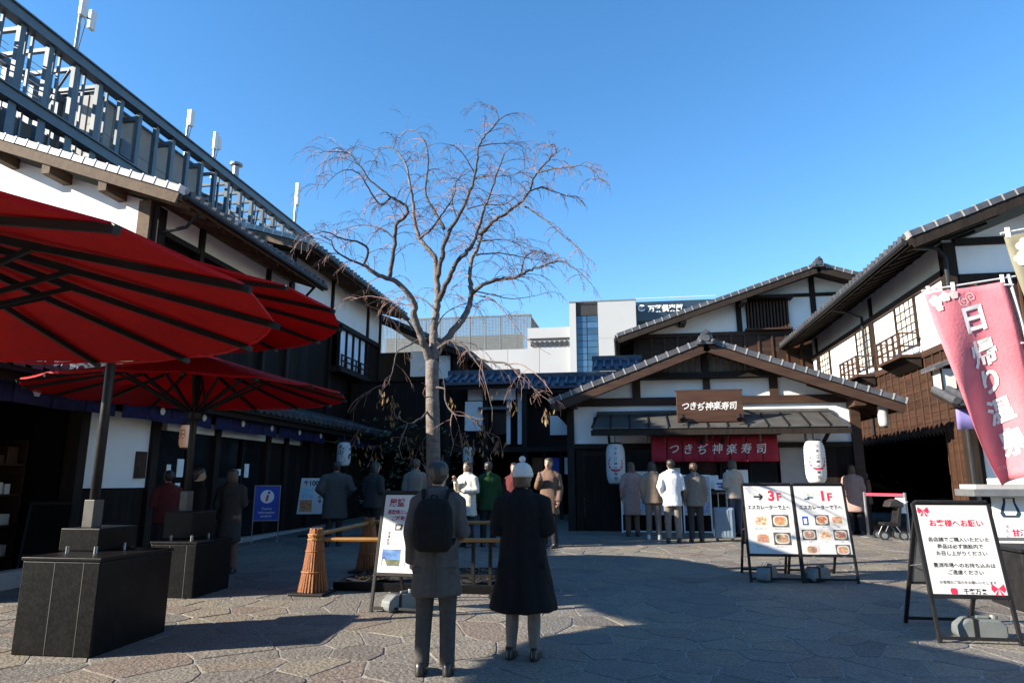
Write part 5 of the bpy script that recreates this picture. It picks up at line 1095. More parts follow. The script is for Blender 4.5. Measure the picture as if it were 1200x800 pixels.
# ================================================================== BANNERS, STALL, COUNTER THINGS
def banner(x0, x1, zt, zb, y, m, lab, curl, sayings, pole_x_top, pole_x_bot):
    t = thing('vertical_banner', lab, 'banner', ((x0+x1)/2, y, gz(y)), group='vertical shop banners')
    W = x1-x0; Hh = zt-zb
    def S(f, g, o=0.0):     # f across 0..1, g down 0..1 ; the cloth swings to the right as it falls
        x = x0+W*f + (pole_x_bot-pole_x_top)*g + curl*(g**2.2)*(1-f)*W*.8
        yy = y - .10*sin(g*5.2+f*2.1)*g - .06*sin(f*7+g*3)*(.3+g) + o
        z = zt - Hh*g*(1-.00*f) + .09*f*(1) - .1*(1-f)*g
        return Vector((x, yy, z))
    mb = MB(); nx, nz = 14, 30; mb.add([S(i/nx, j/nz) for j in range(nz+1) for i in range(nx+1)], [(j*(nx+1)+i, j*(nx+1)+i+1, (j+1)*(nx+1)+i+1, (j+1)*(nx+1)+i) for j in range(nz) for i in range(nx)])
    c = part('cloth', mb, m, t, smooth=True); c.modifiers.new('thickness', 'SOLIDIFY').thickness = .002
    def onc(name, pts2, faces, mm):
        part(name, MB().add([S(p[0], p[1], -.010) for p in pts2], faces), mm, c)
    for i, (ch, g0, sz) in enumerate(sayings):
        vs, fs = glyphs(ch, .03); xs = [p[0] for p in vs]; ys = [p[1] for p in vs]; cx, cy = (min(xs)+max(xs))/2, (min(ys)+max(ys))/2
        onc('lettering', [(.52+(p[0]-cx)*sz/W*(1.0), g0-(p[1]-cy)*sz/Hh-(p[0]-cx)*.02) for p in vs], fs, 'white_ink')
    # blossoms and spiral scrolls
    def blossom(f0, g0, r):
        for k in range(5):
            a = k*1.257+.4; onc('blossom', [(f0+(r*.6*cos(a)+r*.55*cos(q))/W, g0-(r*.6*sin(a)+r*.55*sin(q))/Hh) for q in [2*pi*i/12 for i in range(12)]], [tuple(range(12))], 'blossom')
    if m == 'banner':
        for (f0, g0, r) in ((.10, .05, .05), (.22, .035, .045), (.34, .03, .04), (.12, .09, .03), (.80, .87, .07), (.93, .84, .06), (.68, .89, .05)): blossom(f0, g0, r)
        for (f0, g0, sg) in ((.55, .055, 1), (.45, .075, -1)):
            pts = []; 
            for i in range(26):
                a = i*.42*sg; r = .006+.0018*i
                for e_ in (-.004, .004): pts.append((f0+((r+e_)*cos(a))/W, g0-((r+e_)*sin(a))/Hh))
            onc('scroll', pts, [(2*i, 2*i+2, 2*i+3, 2*i+1) for i in range(25)], 'blossom')
        vs, fs = glyphs('千客万来', .01); onc('lettering', [(.10+p[0]*.035/W, .94-p[1]*.035/Hh) for p in vs], fs, 'blossom')
    else:
        for (f0, g0, r) in ((.2, .06, .06), (.4, .05, .06), (.62, .06, .06), (.12, .11, .05)): blossom(f0, g0, r)
        onc('black_disc', [(.65+.16*cos(q)/W, .62-.3*sin(q)/Hh) for q in [2*pi*i/20 for i in range(20)]], [tuple(range(20))], 'ink')
    px = x1+.05; dxp = pole_x_bot-pole_x_top
    part('pole', MB().tube([(px, y, zt+.16), (px+dxp, y, zb), (px+dxp*1.9, y, gz(y))], .014, 8), 'white_metal', t)
    part('cross_bar', MB().tube([(x0-.02, y-.0, zt+.03), (px+.06, y, zt+.14)], .009, 6), 'white_metal', t)
    for g in (.02, .35, .62, .9):
        p = S(1.0, g); part('tab', MB().beam(p-Vector((.01, 0, 0)), Vector((px+dxp*g+.02, y, p.z)), .03, .012), 'white', t)
    for f in (.05, .36, .98): p = S(f, 0); part('tab', MB().beam(p-Vector((0, 0, .01)), p+Vector((0, 0, .07)), .03, .012), 'white', t)
    part('foot', MB().lathe((px+dxp*1.9, y, gz(y)), [(.2, 0), (.2, .05), (.05, .09), (.03, .3)], 16), 'tank', t)
tp = [atY(1083, 342, 7.0), atY(1168, 320, 7.0), atY(1130, 552, 7.0), atY(1198, 556, 7.0), atY(1178, 330, 7.0), atY(1202, 520, 7.0)]
banner(tp[0].x, tp[1].x+.05, tp[0].z-.02, tp[3].z, 7.0, 'banner', 'pink red vertical banner with white hot spring writing, front right', .50, (('日', .175, .27), ('帰', .36, .25), ('り', .51, .24), ('温', .665, .23), ('泉', .825, .23)), 0, .20)
ob = [atY(1176, 275, 5.6), atY(1240, 262, 5.6)]
banner(ob[0].x, ob[0].x+.58, ob[0].z-.02, ob[0].z-1.75, 5.6, 'olive', 'olive banner with pale blossoms cut off by the right edge', .35, (('湯', .36, .2),), 0, .15)

def stall():
    y = 10.6; x0 = atY(1150, 600, y).x; g = gz(y)
    t = thing('food_stall', 'glass-fronted stall with grey roof ledge at the right edge', 'stall', (x0+1, y, g))
    B(t, 'cabinet', 'black_wood', x0, x0+2.2, y, y+.35, g, g+.56, bevel=.01); B(t, 'counter_top', 'grey_metal', x0-.05, x0+2.25, y-.06, y+.38, g+.56, g+.6)
    B(t, 'glass_front', 'glass', x0+.02, x0+2.2, y+.0, y+.012, g+.6, g+1.13); B(t, 'glass_side', 'glass', x0+.0, x0+.012, y+.012, y+.3, g+.6, g+1.13); B(t, 'back_wall', 'concrete', x0+.02, x0+2.2, y+.3, y+.32, g+.6, g+1.13)
    for x in (x0, x0+1.1, x0+2.2): B(t, 'stall_post', 'grey_metal', x-.02, x+.02, y-.012, y+.03, g+.6, g+1.14)
    B(t, 'roof_ledge', 'grey_metal', x0-.18, x0+2.3, y-.25, y+.3, g+1.14, g+1.24, bevel=.01); B(t, 'ledge_lip', 'concrete', x0-.12, x0+2.3, y-.2, y+.26, g+1.24, g+1.30); B(t, 'top_box', 'white', x0+.22, x0+.86, y-.1, y+.2, g+1.302, g+1.38)
    p = thing('stall_poster', 'white stall poster with blue jar drawing and red letters at the right edge', 'poster', (x0+.3, y-.04, g+1))
    pb = part('sheet', MB().box(x0+.12, x0+.56, y-.05, y-.042, g+.52, g+1.15), 'white', p)
    part('jar', MB().lathe((0, 0, 0), [(.001, 0)], 8), 'white', pb) if False else None
    jar = [(.10, 0), (.13, .05), (.11, .11), (.075, .2), (.075, .26), (-.075, .26), (-.075, .2), (-.11, .11), (-.13, .05), (-.10, 0)]
    jx, jz = x0+.34, g+.86
    part('jar_outline', MB().add([(jx+a, y-.0535, jz+b) for a, b in jar], [tuple(range(len(jar)))]), 'glass_blue', pb); part('jar_fill', MB().add([(jx+a*.62, y-.0565, jz+.03+b*.85) for a, b in jar], [tuple(range(len(jar)))]), 'white', pb)
    text('甘酒', .10, 'red_ink', pb, (x0+.42, y-.051, g+.66), bold=.03); vtext('冷たい', .05, .06, 'red_ink', pb, (x0+.27, y-.051, g+.74), bold=.01)
    b = thing('black_crate', 'black covered crate on the ground beside the right notice board', 'crate', (x0+.4, 8.8, gz(8.8)))
    xb = atY(1190, 680, 8.6).x; B(b, 'body', 'black_metal', xb, xb+.9, 8.4, 9.2, gz(8.6), gz(8.6)+.62, bevel=.02); B(b, 'lid', 'black_metal', xb-.02, xb+.92, 8.38, 9.22, gz(8.6)+.63, gz(8.6)+.67, bevel=.01); part('handle', MB().beam((xb+.3, 8.37, gz(8.6)+.45), (xb+.6, 8.37, gz(8.6)+.45), .03, .03), 'grey_metal', b)
stall()
def shelf():
    t = thing('display_shelf', 'dim shelf of boxed goods just inside the dark shop at the far left', 'shelf', (-9.3, 8.6, gz(8.6))); rd = random.Random(9)
    for z in (.35, .8, 1.25, 1.7): part('shelf_board', MB().box(-9.6, -9.1, 7.6, 9.4, z, z+.03), 'brown_wood', t)
    for y in (7.6, 9.37): part('shelf_side', MB().box(-9.6, -9.1, y, y+.03, .1, 2.1), 'brown_wood', t)
    for z, bd in ((.38, 'lowest'), (.83, 'second lowest'), (1.28, 'second highest'), (1.73, 'top')):
        y = 7.68; q = 0; ords = 'first second third fourth fifth sixth seventh eighth ninth tenth eleventh twelfth thirteenth fourteenth'.split()
        while y < 9.25:
            w_ = rd.uniform(.09, .2); cm_ = rd.choice([('poster', 'white'), ('maroon_ink', 'maroon'), ('sign_wood', 'brown'), ('food_pale', 'pale'), ('olive', 'olive'), ('poster_blue', 'blue')]); q += 1; b = thing('goods_box', cm_[1]+' carton, '+ords[q-1]+' from the near end on the '+bd+' board of the dim shelf', 'box', (-9.3, y, z), group='boxed goods on the dim shelf')
            part('carton', MB().box(-9.45, -9.15, y, y+w_, z, z+rd.uniform(.12, .26)), cm_[0], b, bevel=.004); y += w_+rd.uniform(.015, .06)
shelf()
def queue_things():
    # belt barrier at right
    a, b = atG(1018, 629), atG(1066, 632)
    t = thing('belt_barrier', 'red belt stretched between two steel posts by the right recess', 'barrier', ((a.x+b.x)/2, a.y, gz(a.y)))
    for p in (a, b):
        part('barrier_post', MB().tube([(p.x, p.y, gz(p.y)), (p.x, p.y, gz(p.y)+.98)], .03, 10), 'grey_metal', t); part('barrier_foot', MB().lathe((p.x, p.y, gz(p.y)), [(.17, 0), (.17, .02), (.04, .05)], 16), 'grey_metal', t)
    part('belt', MB().beam((a.x, a.y, gz(a.y)+.93), (b.x, b.y, gz(b.y)+.93), .012, .06), 'red_ink', t); part('notice', MB().box(b.x-.22, b.x-.02, b.y-.05, b.y-.045, gz(b.y)+.55, gz(b.y)+.88), 'white', t)
    # folded pushchair behind the belt
    c = atG(1052, 634); g = gz(c.y); t = thing('pushchair', 'dark pushchair with grey wheels behind the red belt', 'pushchair', (c.x, c.y+.4, g)); x, y = c.x, c.y+.4
    part('seat', MB().prism([(x-.2, y-.22, .38+g), (x+.22, y-.22, .34+g), (x+.30, y-.22, .85+g), (x+.22, y-.22, .88+g), (x+.12, y-.22, .46+g), (x-.2, y-.22, .46+g)], (0, .44, 0)), 'black_metal', t, bevel=.02)
    part('hood', MB().prism([(x-.05, y-.23, .86+g), (x+.02, y-.23, 1.02+g), (x+.18, y-.23, 1.08+g), (x+.34, y-.23, .98+g), (x+.34, y-.23, .86+g)], (0, .46, 0)), 'ink', t, bevel=.03)
    part('push_handle', MB().tube([(x+.3, y-.2, .85+g), (x+.46, y-.2, 1.0+g), (x+.46, y+.2, 1.0+g), (x+.3, y+.2, .85+g)], .015, 8), 'grey_metal', t)
    for (dx, dy) in ((-.22, -.24), (-.22, .24), (.26, -.24), (.26, .24)):
        w_ = part('wheel', MB().tube([(x+dx, y+dy-.02, .12+g), (x+dx, y+dy+.02, .12+g)], .12, 16), 'shoe', t); part('rim', MB().tube([(x+dx, y+dy-.026, .12+g), (x+dx, y+dy+.026, .12+g)], .075, 14), 'tank', w_)
        part('leg', MB().tube([(x+dx, y+dy*.9, .12+g), (x+dx*.3, y+dy*.85, .42+g)], .012, 6), 'grey_metal', t)
    t.scale = (.8, .8, .8)
    # suitcase in the sushi queue
    p = atG(850, 634); g = gz(p.y); t = thing('suitcase', 'blue-grey wheeled suitcase standing by the last customer at the counter', 'suitcase', (p.x, p.y, g), 0, local=True)
    M['case'] = mat('blue_grey_shell', (.14, .19, .24), (.18, .23, .28), .45, (8, 8, 8)); part('shell', MB().box(-.21, .21, -.13, .13, .06, .70), 'case', t, bevel=.045)
    for i in range(5): part('shell_ridge', MB().box(-.15+i*.07, -.13+i*.07, -.137, .137, .12, .64), 'case', t)
    part('pull_handle', MB().tube([(-.09, .06, .68), (-.09, .06, 1.0), (.09, .06, 1.0), (.09, .06, .68)], .011, 6), 'grey_metal', t)
    for dx in (-.16, .16):
        for dy in (-.09, .09): part('caster', MB().tube([(dx-.015, dy, .03), (dx+.015, dy, .03)], .03, 10), 'shoe', t)
    # menu panels standing in front of the shop
    for k, (px0, px1, lab) in enumerate(((729, 800, 'white framed menu panel with blue print behind the left customers'), (802, 836, 'white framed menu panel with blue print right of the white-topped customer'))):
        a, b = atY(px0, 626, 17.2), atY(px1, 626, 17.2); g = gz(17.2); t = thing('menu_panel', lab, 'sign', ((a.x+b.x)/2, 17.2, g)); x0, x1 = a.x, b.x
        part('frame', MB().box(x0, x0+.03, 17.18, 17.22, g, g+1.36).box(x1-.03, x1, 17.18, 17.22, g, g+1.36).box(x0, x1, 17.185, 17.215, g+.02, g+.05).box(x0, x1, 17.185, 17.215, g+1.33, g+1.36), 'white', t)
        pp = part('panel', MB().box(x0+.03, x1-.03, 17.19, 17.21, g+.42, g+1.33), 'food_pale', t); M['menu_print'] = mat('blue_menu_print', (.12, .2, .42), (.55, .6, .68), .5, (30, 30, 30)); n = max(2, int((x1-x0)/.32))
        for i in range(n):
            for j in range(2): part('picture', MB().box(x0+.07+i*(x1-x0-.1)/n, x0+.07+(i+.86)*(x1-x0-.1)/n, 17.182, 17.188, g+.47+j*.34, g+.74+j*.34), 'menu_print', pp)
    a = atY(838, 573, 16.9); t = thing('order_stand', 'small white counter notice with blue print beside the suitcase', 'sign', (a.x+.25, 17.0, gz(17))); part('sheet', MB().box(a.x, a.x+.52, 16.98, 17.0, 1.28, 1.52), 'white', t); part('printed_line', MB().box(a.x+.05, a.x+.47, 16.976, 16.98, 1.40, 1.44).box(a.x+.08, a.x+.44, 16.976, 16.98, 1.33, 1.36), 'poster_blue', t); part('stand', MB().box(a.x+.24, a.x+.28, 17.0, 17.03, gz(17), 1.5), 'grey_metal', t)
queue_things()

# ================================================================== BARE WEEPING CHERRY
def cherry():
    Y0 = 9.6; rd = random.Random(21)
    base = atY(507, 660, Y0)
    t = thing('bare_cherry_tree', 'leafless weeping cherry tree with pale trunk in the middle of the plaza', 'tree', (base.x, Y0, gz(Y0)))
    def line(pts, d0, d1):
        n = len(pts); return [atY(p[0], p[1], Y0 + d0+(d1-d0)*i/(n-1)) for i, p in enumerate(pts)]
    def smooth(ps, k=4):
        out = []
        for i in range(len(ps)-1):
            a = ps[max(0, i-1)]; b = ps[i]; c = ps[i+1]; d = ps[min(len(ps)-1, i+2)]
            for q in range(k):
                u = q/k; out.append(.5*((2*b)+(c-a)*u+(2*a-5*b+4*c-d)*u*u+(3*b-a-3*c+d)*u**3))
        return out+[ps[-1]]
    tr = smooth(line([(506, 690), (508, 640), (508, 560), (507, 480), (506, 422)], 0, 0)); 
    part('trunk', MB().tube(tr, [.17-.055*min(1, i/5)-.022*i/len(tr)+rd.uniform(-.004, .004) for i in range(len(tr))], 14), 'bark', t, smooth=True)
    L = [  # points in the photograph, depth offset at start and end, radius at start and end
     ([(506, 426), (498, 408), (493, 393), (485, 372), (486, 357), (478, 343), (462, 329), (444, 322), (426, 311)], 0, -.7, .062, .026),
     ([(426, 311), (431, 292), (418, 283), (399, 279), (383, 272), (366, 274)], -.7, -1.3, .02, .004),
     ([(426, 311), (405, 302), (392, 292), (388, 282), (375, 276)], -.7, -1.5, .016, .004),
     ([(456, 325), (460, 302), (463, 281), (465, 262), (475, 254), (477, 243), (466, 235), (458, 231), (445, 220), (432, 209), (420, 192), (408, 180), (390, 178), (372, 179)], -.5, -.9, .03, .004),
     ([(458, 231), (446, 240), (432, 221), (423, 206), (410, 199), (394, 204), (378, 221)], -.6, -1.4, .015, .003),
     ([(463, 281), (450, 270), (432, 264), (414, 265), (402, 270)], -.5, -.2, .012, .003),
     ([(506, 424), (508, 404), (508, 386), (511, 364), (513, 345), (512, 325), (510, 302), (500, 290), (491, 278), (486, 258), (483, 235), (480, 210), (475, 192), (464, 176), (450, 172), (436, 178)], 0, .5, .066, .004),
     ([(491, 280), (505, 268), (515, 255), (524, 243), (532, 228), (535, 210)], .1, -.4, .02, .005),
     ([(521, 268), (508, 246), (499, 228), (500, 205), (502, 186), (498, 168), (492, 158), (484, 153), (474, 155), (468, 168)], .1, .9, .022, .003),
     ([(512, 325), (518, 302), (521, 284), (532, 262), (541, 247), (549, 228), (556, 209), (559, 190), (561, 172), (569, 158), (580, 147), (584, 138), (580, 128), (577, 124)], 0, .3, .036, .004),
     ([(535, 255), (530, 236), (533, 216), (542, 206), (552, 200)], .1, .8, .014, .003),
     ([(514, 352), (520, 338), (529, 320), (536, 306), (546, 297), (554, 285), (560, 270), (565, 254), (569, 240), (574, 228), (581, 208), (591, 180)], 0, -.6, .04, .009),
     ([(563, 275), (570, 268), (581, 257), (596, 248), (609, 238), (619, 226), (625, 210), (634, 196), (645, 186), (652, 179), (650, 171), (645, 169)], -.3, -.9, .028, .004),
     ([(620, 224), (634, 220), (648, 224), (660, 228), (672, 232)], -.5, -.2, .012, .003),
     ([(628, 203), (648, 198), (668, 196), (684, 194), (694, 200), (698, 212)], -.7, -1.4, .012, .003),
     ([(506, 424), (512, 412), (520, 402), (534, 384), (543, 372), (550, 357), (552, 337), (550, 322), (554, 302), (562, 285), (566, 268)], 0, .7, .062, .022),
     ([(551, 348), (556, 341), (566, 334), (582, 328), (597, 326), (609, 323), (620, 317), (632, 313), (646, 308), (657, 306), (668, 311), (680, 320), (693, 332)], .3, -.5, .034, .004),
     ([(610, 322), (613, 308), (617, 300), (626, 295), (640, 298), (652, 300)], 0, -.3, .012, .003),
     ([(557, 299), (572, 297), (588, 297), (606, 300), (626, 304), (650, 309)], .5, 1.2, .014, .003),
     ([(560, 283), (577, 281), (592, 281), (607, 286), (622, 294)], .5, .1, .013, .003),
     ([(612, 240), (628, 250), (645, 263), (661, 277), (678, 291), (690, 304)], -.4, -1.3, .014, .003),
     ([(547, 245), (568, 240), (590, 240), (606, 230), (618, 222)], .2, .9, .011, .003),
     ([(555, 210), (575, 206), (596, 206), (612, 200)], .2, -.5, .012, .003),
     ([(561, 172), (575, 169), (590, 168), (606, 169), (616, 176)], .3, .9, .011, .003),
     ([(556, 203), (545, 184), (534, 172), (522, 169)], .2, -.7, .010, .003),
     # lower, drooping limbs
     ([(513, 408), (524, 401), (536, 401), (546, 408), (556, 419), (568, 423), (580, 424), (594, 427), (605, 436), (617, 447), (630, 459), (648, 473)], -.1, -1.1, .026, .004),
     ([(552, 416), (564, 432), (569, 448), (573, 464), (577, 482), (576, 503)], -.5, -.8, .012, .003),
     ([(592, 427), (606, 426), (620, 432), (636, 446), (648, 462)], -.6, -1.5, .010, .003),
     ([(508, 456), (514, 454), (521, 456), (522, 470), (530, 483), (538, 487), (548, 487), (560, 491), (567, 491)], 0, -.8, .016, .004),
     ([(546, 487), (556, 493), (566, 503), (574, 512), (584, 522)], -.4, -1.0, .012, .003),
     ([(504, 476), (498, 486), (491, 491), (480, 496), (470, 491), (463, 486), (459, 470)], 0, -.8, .016, .003),
     ([(502, 468), (496, 461), (499, 452), (494, 448)], 0, -.4, .010, .003),
     ([(484, 384), (474, 372), (466, 362), (455, 354), (443, 352), (430, 358)], -.3, -1.0, .015, .003),
     ([(493, 396), (480, 404), (466, 412), (461, 430), (456, 446), (446, 460)], -.1, -1.0, .013, .003),
     ([(558, 341), (580, 346), (600, 350), (625, 347), (640, 343)], .3, 1.1, .010, .003),
     ([(556, 345), (578, 352), (592, 366), (604, 382), (620, 400), (645, 415)], .2, -.5, .010, .003),
     ([(511, 364), (498, 352), (486, 348), (470, 350), (455, 346)], 0, .9, .012, .003),
     ([(509, 390), (519, 370), (530, 362), (545, 356), (560, 360)], 0, .8, .010, .003),
     ([(486, 357), (470, 356), (452, 350), (430, 347), (410, 352)], -.3, .4, .010, .003),
     ([(478, 495), (472, 510), (468, 525), (472, 538)], -.6, -.8, .008, .003),
     ([(530, 484), (528, 500), (531, 520), (527, 535)], -.3, -.6, .009, .003),
    ]
    twig = MB(); nodes = []
    for pts, d0, d1, r0, r1 in L:
        ps = smooth(line(pts, d0, d1), 4); n = len(ps)
        ps = [p+Vector((rd.uniform(-1, 1), rd.uniform(-1, 1), rd.uniform(-1, 1)))*min(.012, r0*.35) for p in ps]
        r0 *= 1.12; rs = [max(r1, r0+(r1-r0)*(i/(n-1))**.8)*(1+.10*mnoise.noise(ps[i]*9)) for i in range(n)]
        part('limb', MB().tube(ps, rs, 9 if r0 > .02 else 6), 'bark' if r0 > .055 else ('bark_dark' if r0 > .0125 else 'twig'), t, smooth=True)
        tot = 0
        for i in range(2, n):
            nodes.append((ps[i], (ps[i]-ps[i-1]).normalized(), rs[i], r0))
    def shoot(p, d, ln, r, lvl):
        """a thin shoot that leaves the limb, arches over and weeps"""
        k = 7; pts = [p]; d = d.normalized(); st = ln/k
        for i in range(k):
            d = (d + Vector((rd.uniform(-.16, .16), rd.uniform(-.16, .16), -.11-.10*i*.35+rd.uniform(-.05, .05)))).normalized(); pts.append(pts[-1]+d*st)
        twig.tube(pts, [max(.0022, r*(1-.75*i/k)) for i in range(k+1)], 3, False)
        if lvl > 0:
            for i in range(2, k+1):
                for _ in range(2):
                    if rd.random() < .55:
                        a = rd.uniform(0, 6.3); q = (pts[i]-pts[i-1]).normalized()+Vector((cos(a), sin(a), rd.uniform(-.3, .5)))*.75
                        shoot(pts[i], q, ln*rd.uniform(.22, .5), r*.6, lvl-1)
    for p, d, r, r0 in nodes:
        thick = r > .03
        for _ in range(1 if thick else 2):
            low = p.z < 3.95
            if rd.random() < (.10 if thick else 0.36)*(.16 if low else (.5 if p.z > 7.2 else 1)):
                a = rd.uniform(0, 6.3); q = d*.6+Vector((cos(a), sin(a)*.9, rd.uniform(.0, .9)))
                shoot(p, q, (rd.uniform(.24, .64)+(.2*rd.random() if low else 0))*(.55 if p.x > -1.3 or p.x < -4.6 else 1), min(.006, max(.0038, r*.5)), 1)
    part('twigs', twig, 'twig', t, kind='stuff')
    # last dry leaves on the lower shoots
    lf = MB()
    for (px, py, dy, nL, sp) in ((450, 470, -.7, 26, .13), (462, 486, -.8, 22, .12), (459, 472, -.8, 14, .1), (528, 478, -.2, 12, .09), (600, 478, -.9, 20, .12), (640, 488, -1.1, 22, .1), (566, 500, -.7, 26, .12), (585, 525, -.9, 34, .14), (545, 520, -.4, 26, .16), (555, 530, -.5, 26, .16), (475, 525, -.6, 22, .15), (438, 540, -.4, 26, .2), (420, 520, -.3, 20, .2), (477, 417, -.6, 6, .05), (574, 462, -.7, 7, .08)):
        c = atY(px, py, Y0+dy)
        for i in range(int(nL*.5)):
            o = c+Vector((rd.gauss(0, sp*.55), rd.gauss(0, sp*.55), rd.gauss(0, sp*.65))); q = Vector((rd.uniform(-.5, .5), rd.uniform(-.5, .5), -1)).normalized()*rd.uniform(.03, .06); r = q.cross(Vector((rd.uniform(-1, 1), rd.uniform(-1, 1), .2))).normalized()*q.length*.36
            lf.add([o-q, o+r+q*.1, o+q, o-r+q*.1], [(0, 1, 2), (0, 2, 3)])
            if i % 5 == 0: twig2.tube([c+Vector((0, 0, sp)), o-q*.6, o-q], .003, 3, False)
    part('dry_leaves', lf, 'leaf', t, kind='stuff'); part('leaf_stalks', twig2, 'twig', t, kind='stuff')
twig2 = MB()
cherry()

# ================================================================== PEOPLE
def remesh(mb, vox, it=3):
    me = mb.mesh('tmp'); o = bpy.data.objects.new('tmp', me); COL.objects.link(o)
    bm = bmesh.new(); bm.from_mesh(me); bmesh.ops.recalc_face_normals(bm, faces=bm.faces); bm.to_mesh(me); bm.free()
    m = o.modifiers.new('r', 'REMESH'); m.mode = 'VOXEL'; m.voxel_size = vox; m.use_smooth_shade = True
    if it: s = o.modifiers.new('s', 'SMOOTH'); s.iterations = it; s.factor = .5
    dg = bpy.context.evaluated_depsgraph_get(); out = bpy.data.meshes.new_from_object(o.evaluated_get(dg))
    bpy.data.objects.remove(o); bpy.data.meshes.remove(me); return out
def mpart(name, me, m, parent):
    me.materials.clear(); me.materials.append(M[m]); me.name = name
    xs = [v.co for v in me.vertices]; c = Vector([(min(p[i] for p in xs)+max(p[i] for p in xs))/2 for i in range(3)])
    me.transform(Matrix.Translation(-c)); me.polygons.foreach_set('use_smooth', [True]*len(me.polygons)); o = link(name, me, parent, c); ORG[o.name] = c; return o
def person(loc, face, h, lab, top, top_kind='jacket', trousers='p_dark', hair='hair', hair_kind='short', arms=('down', 'down'), bag=None, vox=.02, hem=None, flare=1.0, step=0.0, head_turn=0.0, shoe='shoe', lean=0.0, slim=False, group='people waiting in the plaza', wide=1.0):
    """local frame: the person looks along +y"""
    t = thing('person', lab, 'person', (loc[0], loc[1], gz(loc[1])), face, group=group, local=True); s = h/1.70; W = wide
    V = lambda x, y, z: Vector((x*s, (y+lean*max(0, z-.9))*s, z*s))
    hd = MB()
    def ring(mb, rows, p=2.2, n=20): mb.vloft([(z*s, cx*s, (cy+lean*max(0, z-.9))*s, rx*s, ry*s) for z, cx, cy, rx, ry in rows], n, p)
    body = MB()
    ring(body, [(.84, 0, -.01, .12, .09), (.90, 0, -.01, .165, .115), (.98, 0, -.005, .168, .115), (1.08, 0, .0, .142, .10), (1.2, 0, .005, .152, .108), (1.32, 0, .0, .172, .112), (1.395, 0, -.01, .165, .092), (1.44, 0, -.015, .10, .07), (1.47, 0, -.012, .058, .06)])
    ring(body, [(1.42, 0, -.012, .06, .062), (1.48, 0, -.005, .053, .057), (1.55, 0, .0, .05, .056)])
    # head
    ct, st = cos(head_turn), sin(head_turn)
    def HP(x, y, z): return V(x*ct-y*st, x*st+y*ct, z)
    hm = MB(); rows = [(1.478, .052, .022, .026), (1.488, .046, .036, .042), (1.505, .036, .047, .058), (1.53, .024, .057, .075), (1.56, .016, .066, .088), (1.60, .010, .073, .096), (1.635, .006, .075, .098), (1.665, .002, .069, .090), (1.688, .0, .052, .066), (1.698, 0, .026, .034)]
    hm.vloft([(z*s, 0, cy*s, rx*s, ry*s) for z, cy, rx, ry in rows], 20, 2.1)
    hm.v = [tuple(HP(x/s, y/s, z/s)) for x, y, z in hm.v]; body.add(hm.v, hm.f)
    body.tube([HP(0, .098, 1.605), HP(0, .112, 1.575), HP(0, .125, 1.556), HP(0, .10, 1.548)], [.008*s, .012*s, .016*s, .012*s], 8)
    for sx in (-1, 1): body.sphere(HP(sx*.076, .0, 1.588), (.013*s, .02*s, .034*s), 8, 6)
    # legs
    A = {}
    for sx in (-1, 1):
        fy = step*sx; hip = V(sx*.088, -.01, .90); kn = V(sx*.098, fy*.55+.02, .485); an = V(sx*.105, fy-.02, .085); toe = V(sx*.12, fy+.13, .035)
        A[sx] = (hip, kn, an, toe)
        body.tube([hip+Vector((0, 0, .03)), hip.lerp(kn, .35), hip.lerp(kn, .8), kn, kn.lerp(an, .3), kn.lerp(an, .7), an], [.082*s, .078*s, .058*s, .053*s, .055*s, .042*s, .036*s], 12)
        body.tube([V(sx*.105, fy-.06, .05), an, V(sx*.112, fy+.05, .05), toe], [.034*s, .036*s, .036*s, .028*s], 10)
    # arms
    H_ = {}
    for sx, pose in zip((-1, 1), arms):
        sh = V(sx*.170*W, -.01, 1.365)
        if pose == 'down': el = V(sx*.225*W, -.03, 1.12); wr = V(sx*.225*W, .05, .88); hdv = V(0, .05, -.10)
        elif pose == 'fore': el = V(sx*.225*W, -.02, 1.12); wr = V(sx*.11, .24, 1.10); hdv = V(-sx*.05, .08, .02)
        elif pose == 'phone': el = V(sx*.22*W, .07, 1.14); wr = V(sx*.075, .27, 1.30); hdv = V(-sx*.02, .05, .08)
        elif pose == 'pocket': el = V(sx*.25*W, -.08, 1.13); wr = V(sx*.18, .07, .96); hdv = V(-sx*.03, .05, -.05)
        else: el = V(sx*.20*W, .18, 1.22); wr = V(sx*.08, .30, 1.45); hdv = V(-sx*.02, .04, .08)
        hdv = (hdv - V(0, 0, 0)); hdv = Vector((hdv.x, hdv.y, hdv.z)).normalized()
        H_[sx] = (sh, el, wr, hdv)
        body.tube([V(sx*.10, -.01, 1.40), sh, sh.lerp(el, .5), el, el.lerp(wr, .35), wr], [.05*s, .056*s, .045*s, .040*s, .039*s, .027*s], 10)
        body.tube([wr, wr+hdv*.04*s, wr+hdv*.085*s], [.026*s, .036*s, .034*s], 10, True, .55)
    me = remesh(body, vox, 3)
    fing = MB()       # five separate, unequal, slightly curled fingers
    for sx in (-1, 1):
        sh, el, wr, d = H_[sx]; side = Vector((0, 1, 0)) if abs(d.z) > .7 else Vector((1, 0, 0)); side = (side-d*side.dot(d)).normalized(); nrm = d.cross(side)*(-sx if side.y else 1)
        for k, (o, ln) in enumerate(((.027, .068), (.010, .078), (-.008, .073), (-.025, .057))):
            p0 = wr+d*.075*s+side*o*s; p1 = p0+(d*.9+nrm*.25).normalized()*ln*.5*s; p2 = p1+(d*.55+nrm*.75).normalized()*ln*.35*s; fing.tube([p0-d*.015*s, p0, p1, p2, p2+(d*.1+nrm).normalized()*ln*.2*s], [x*s for x in (.009, .0095, .009, .0078, .006)], 6)
        p0 = wr+d*.03*s+side*.028*s; fing.tube([p0-side*.01*s, p0+(side*.6+d*.7+nrm*.3)*.03*s, p0+(side*.45+d*.9+nrm*.5)*.055*s], [.011*s, .0105*s, .008*s], 6)
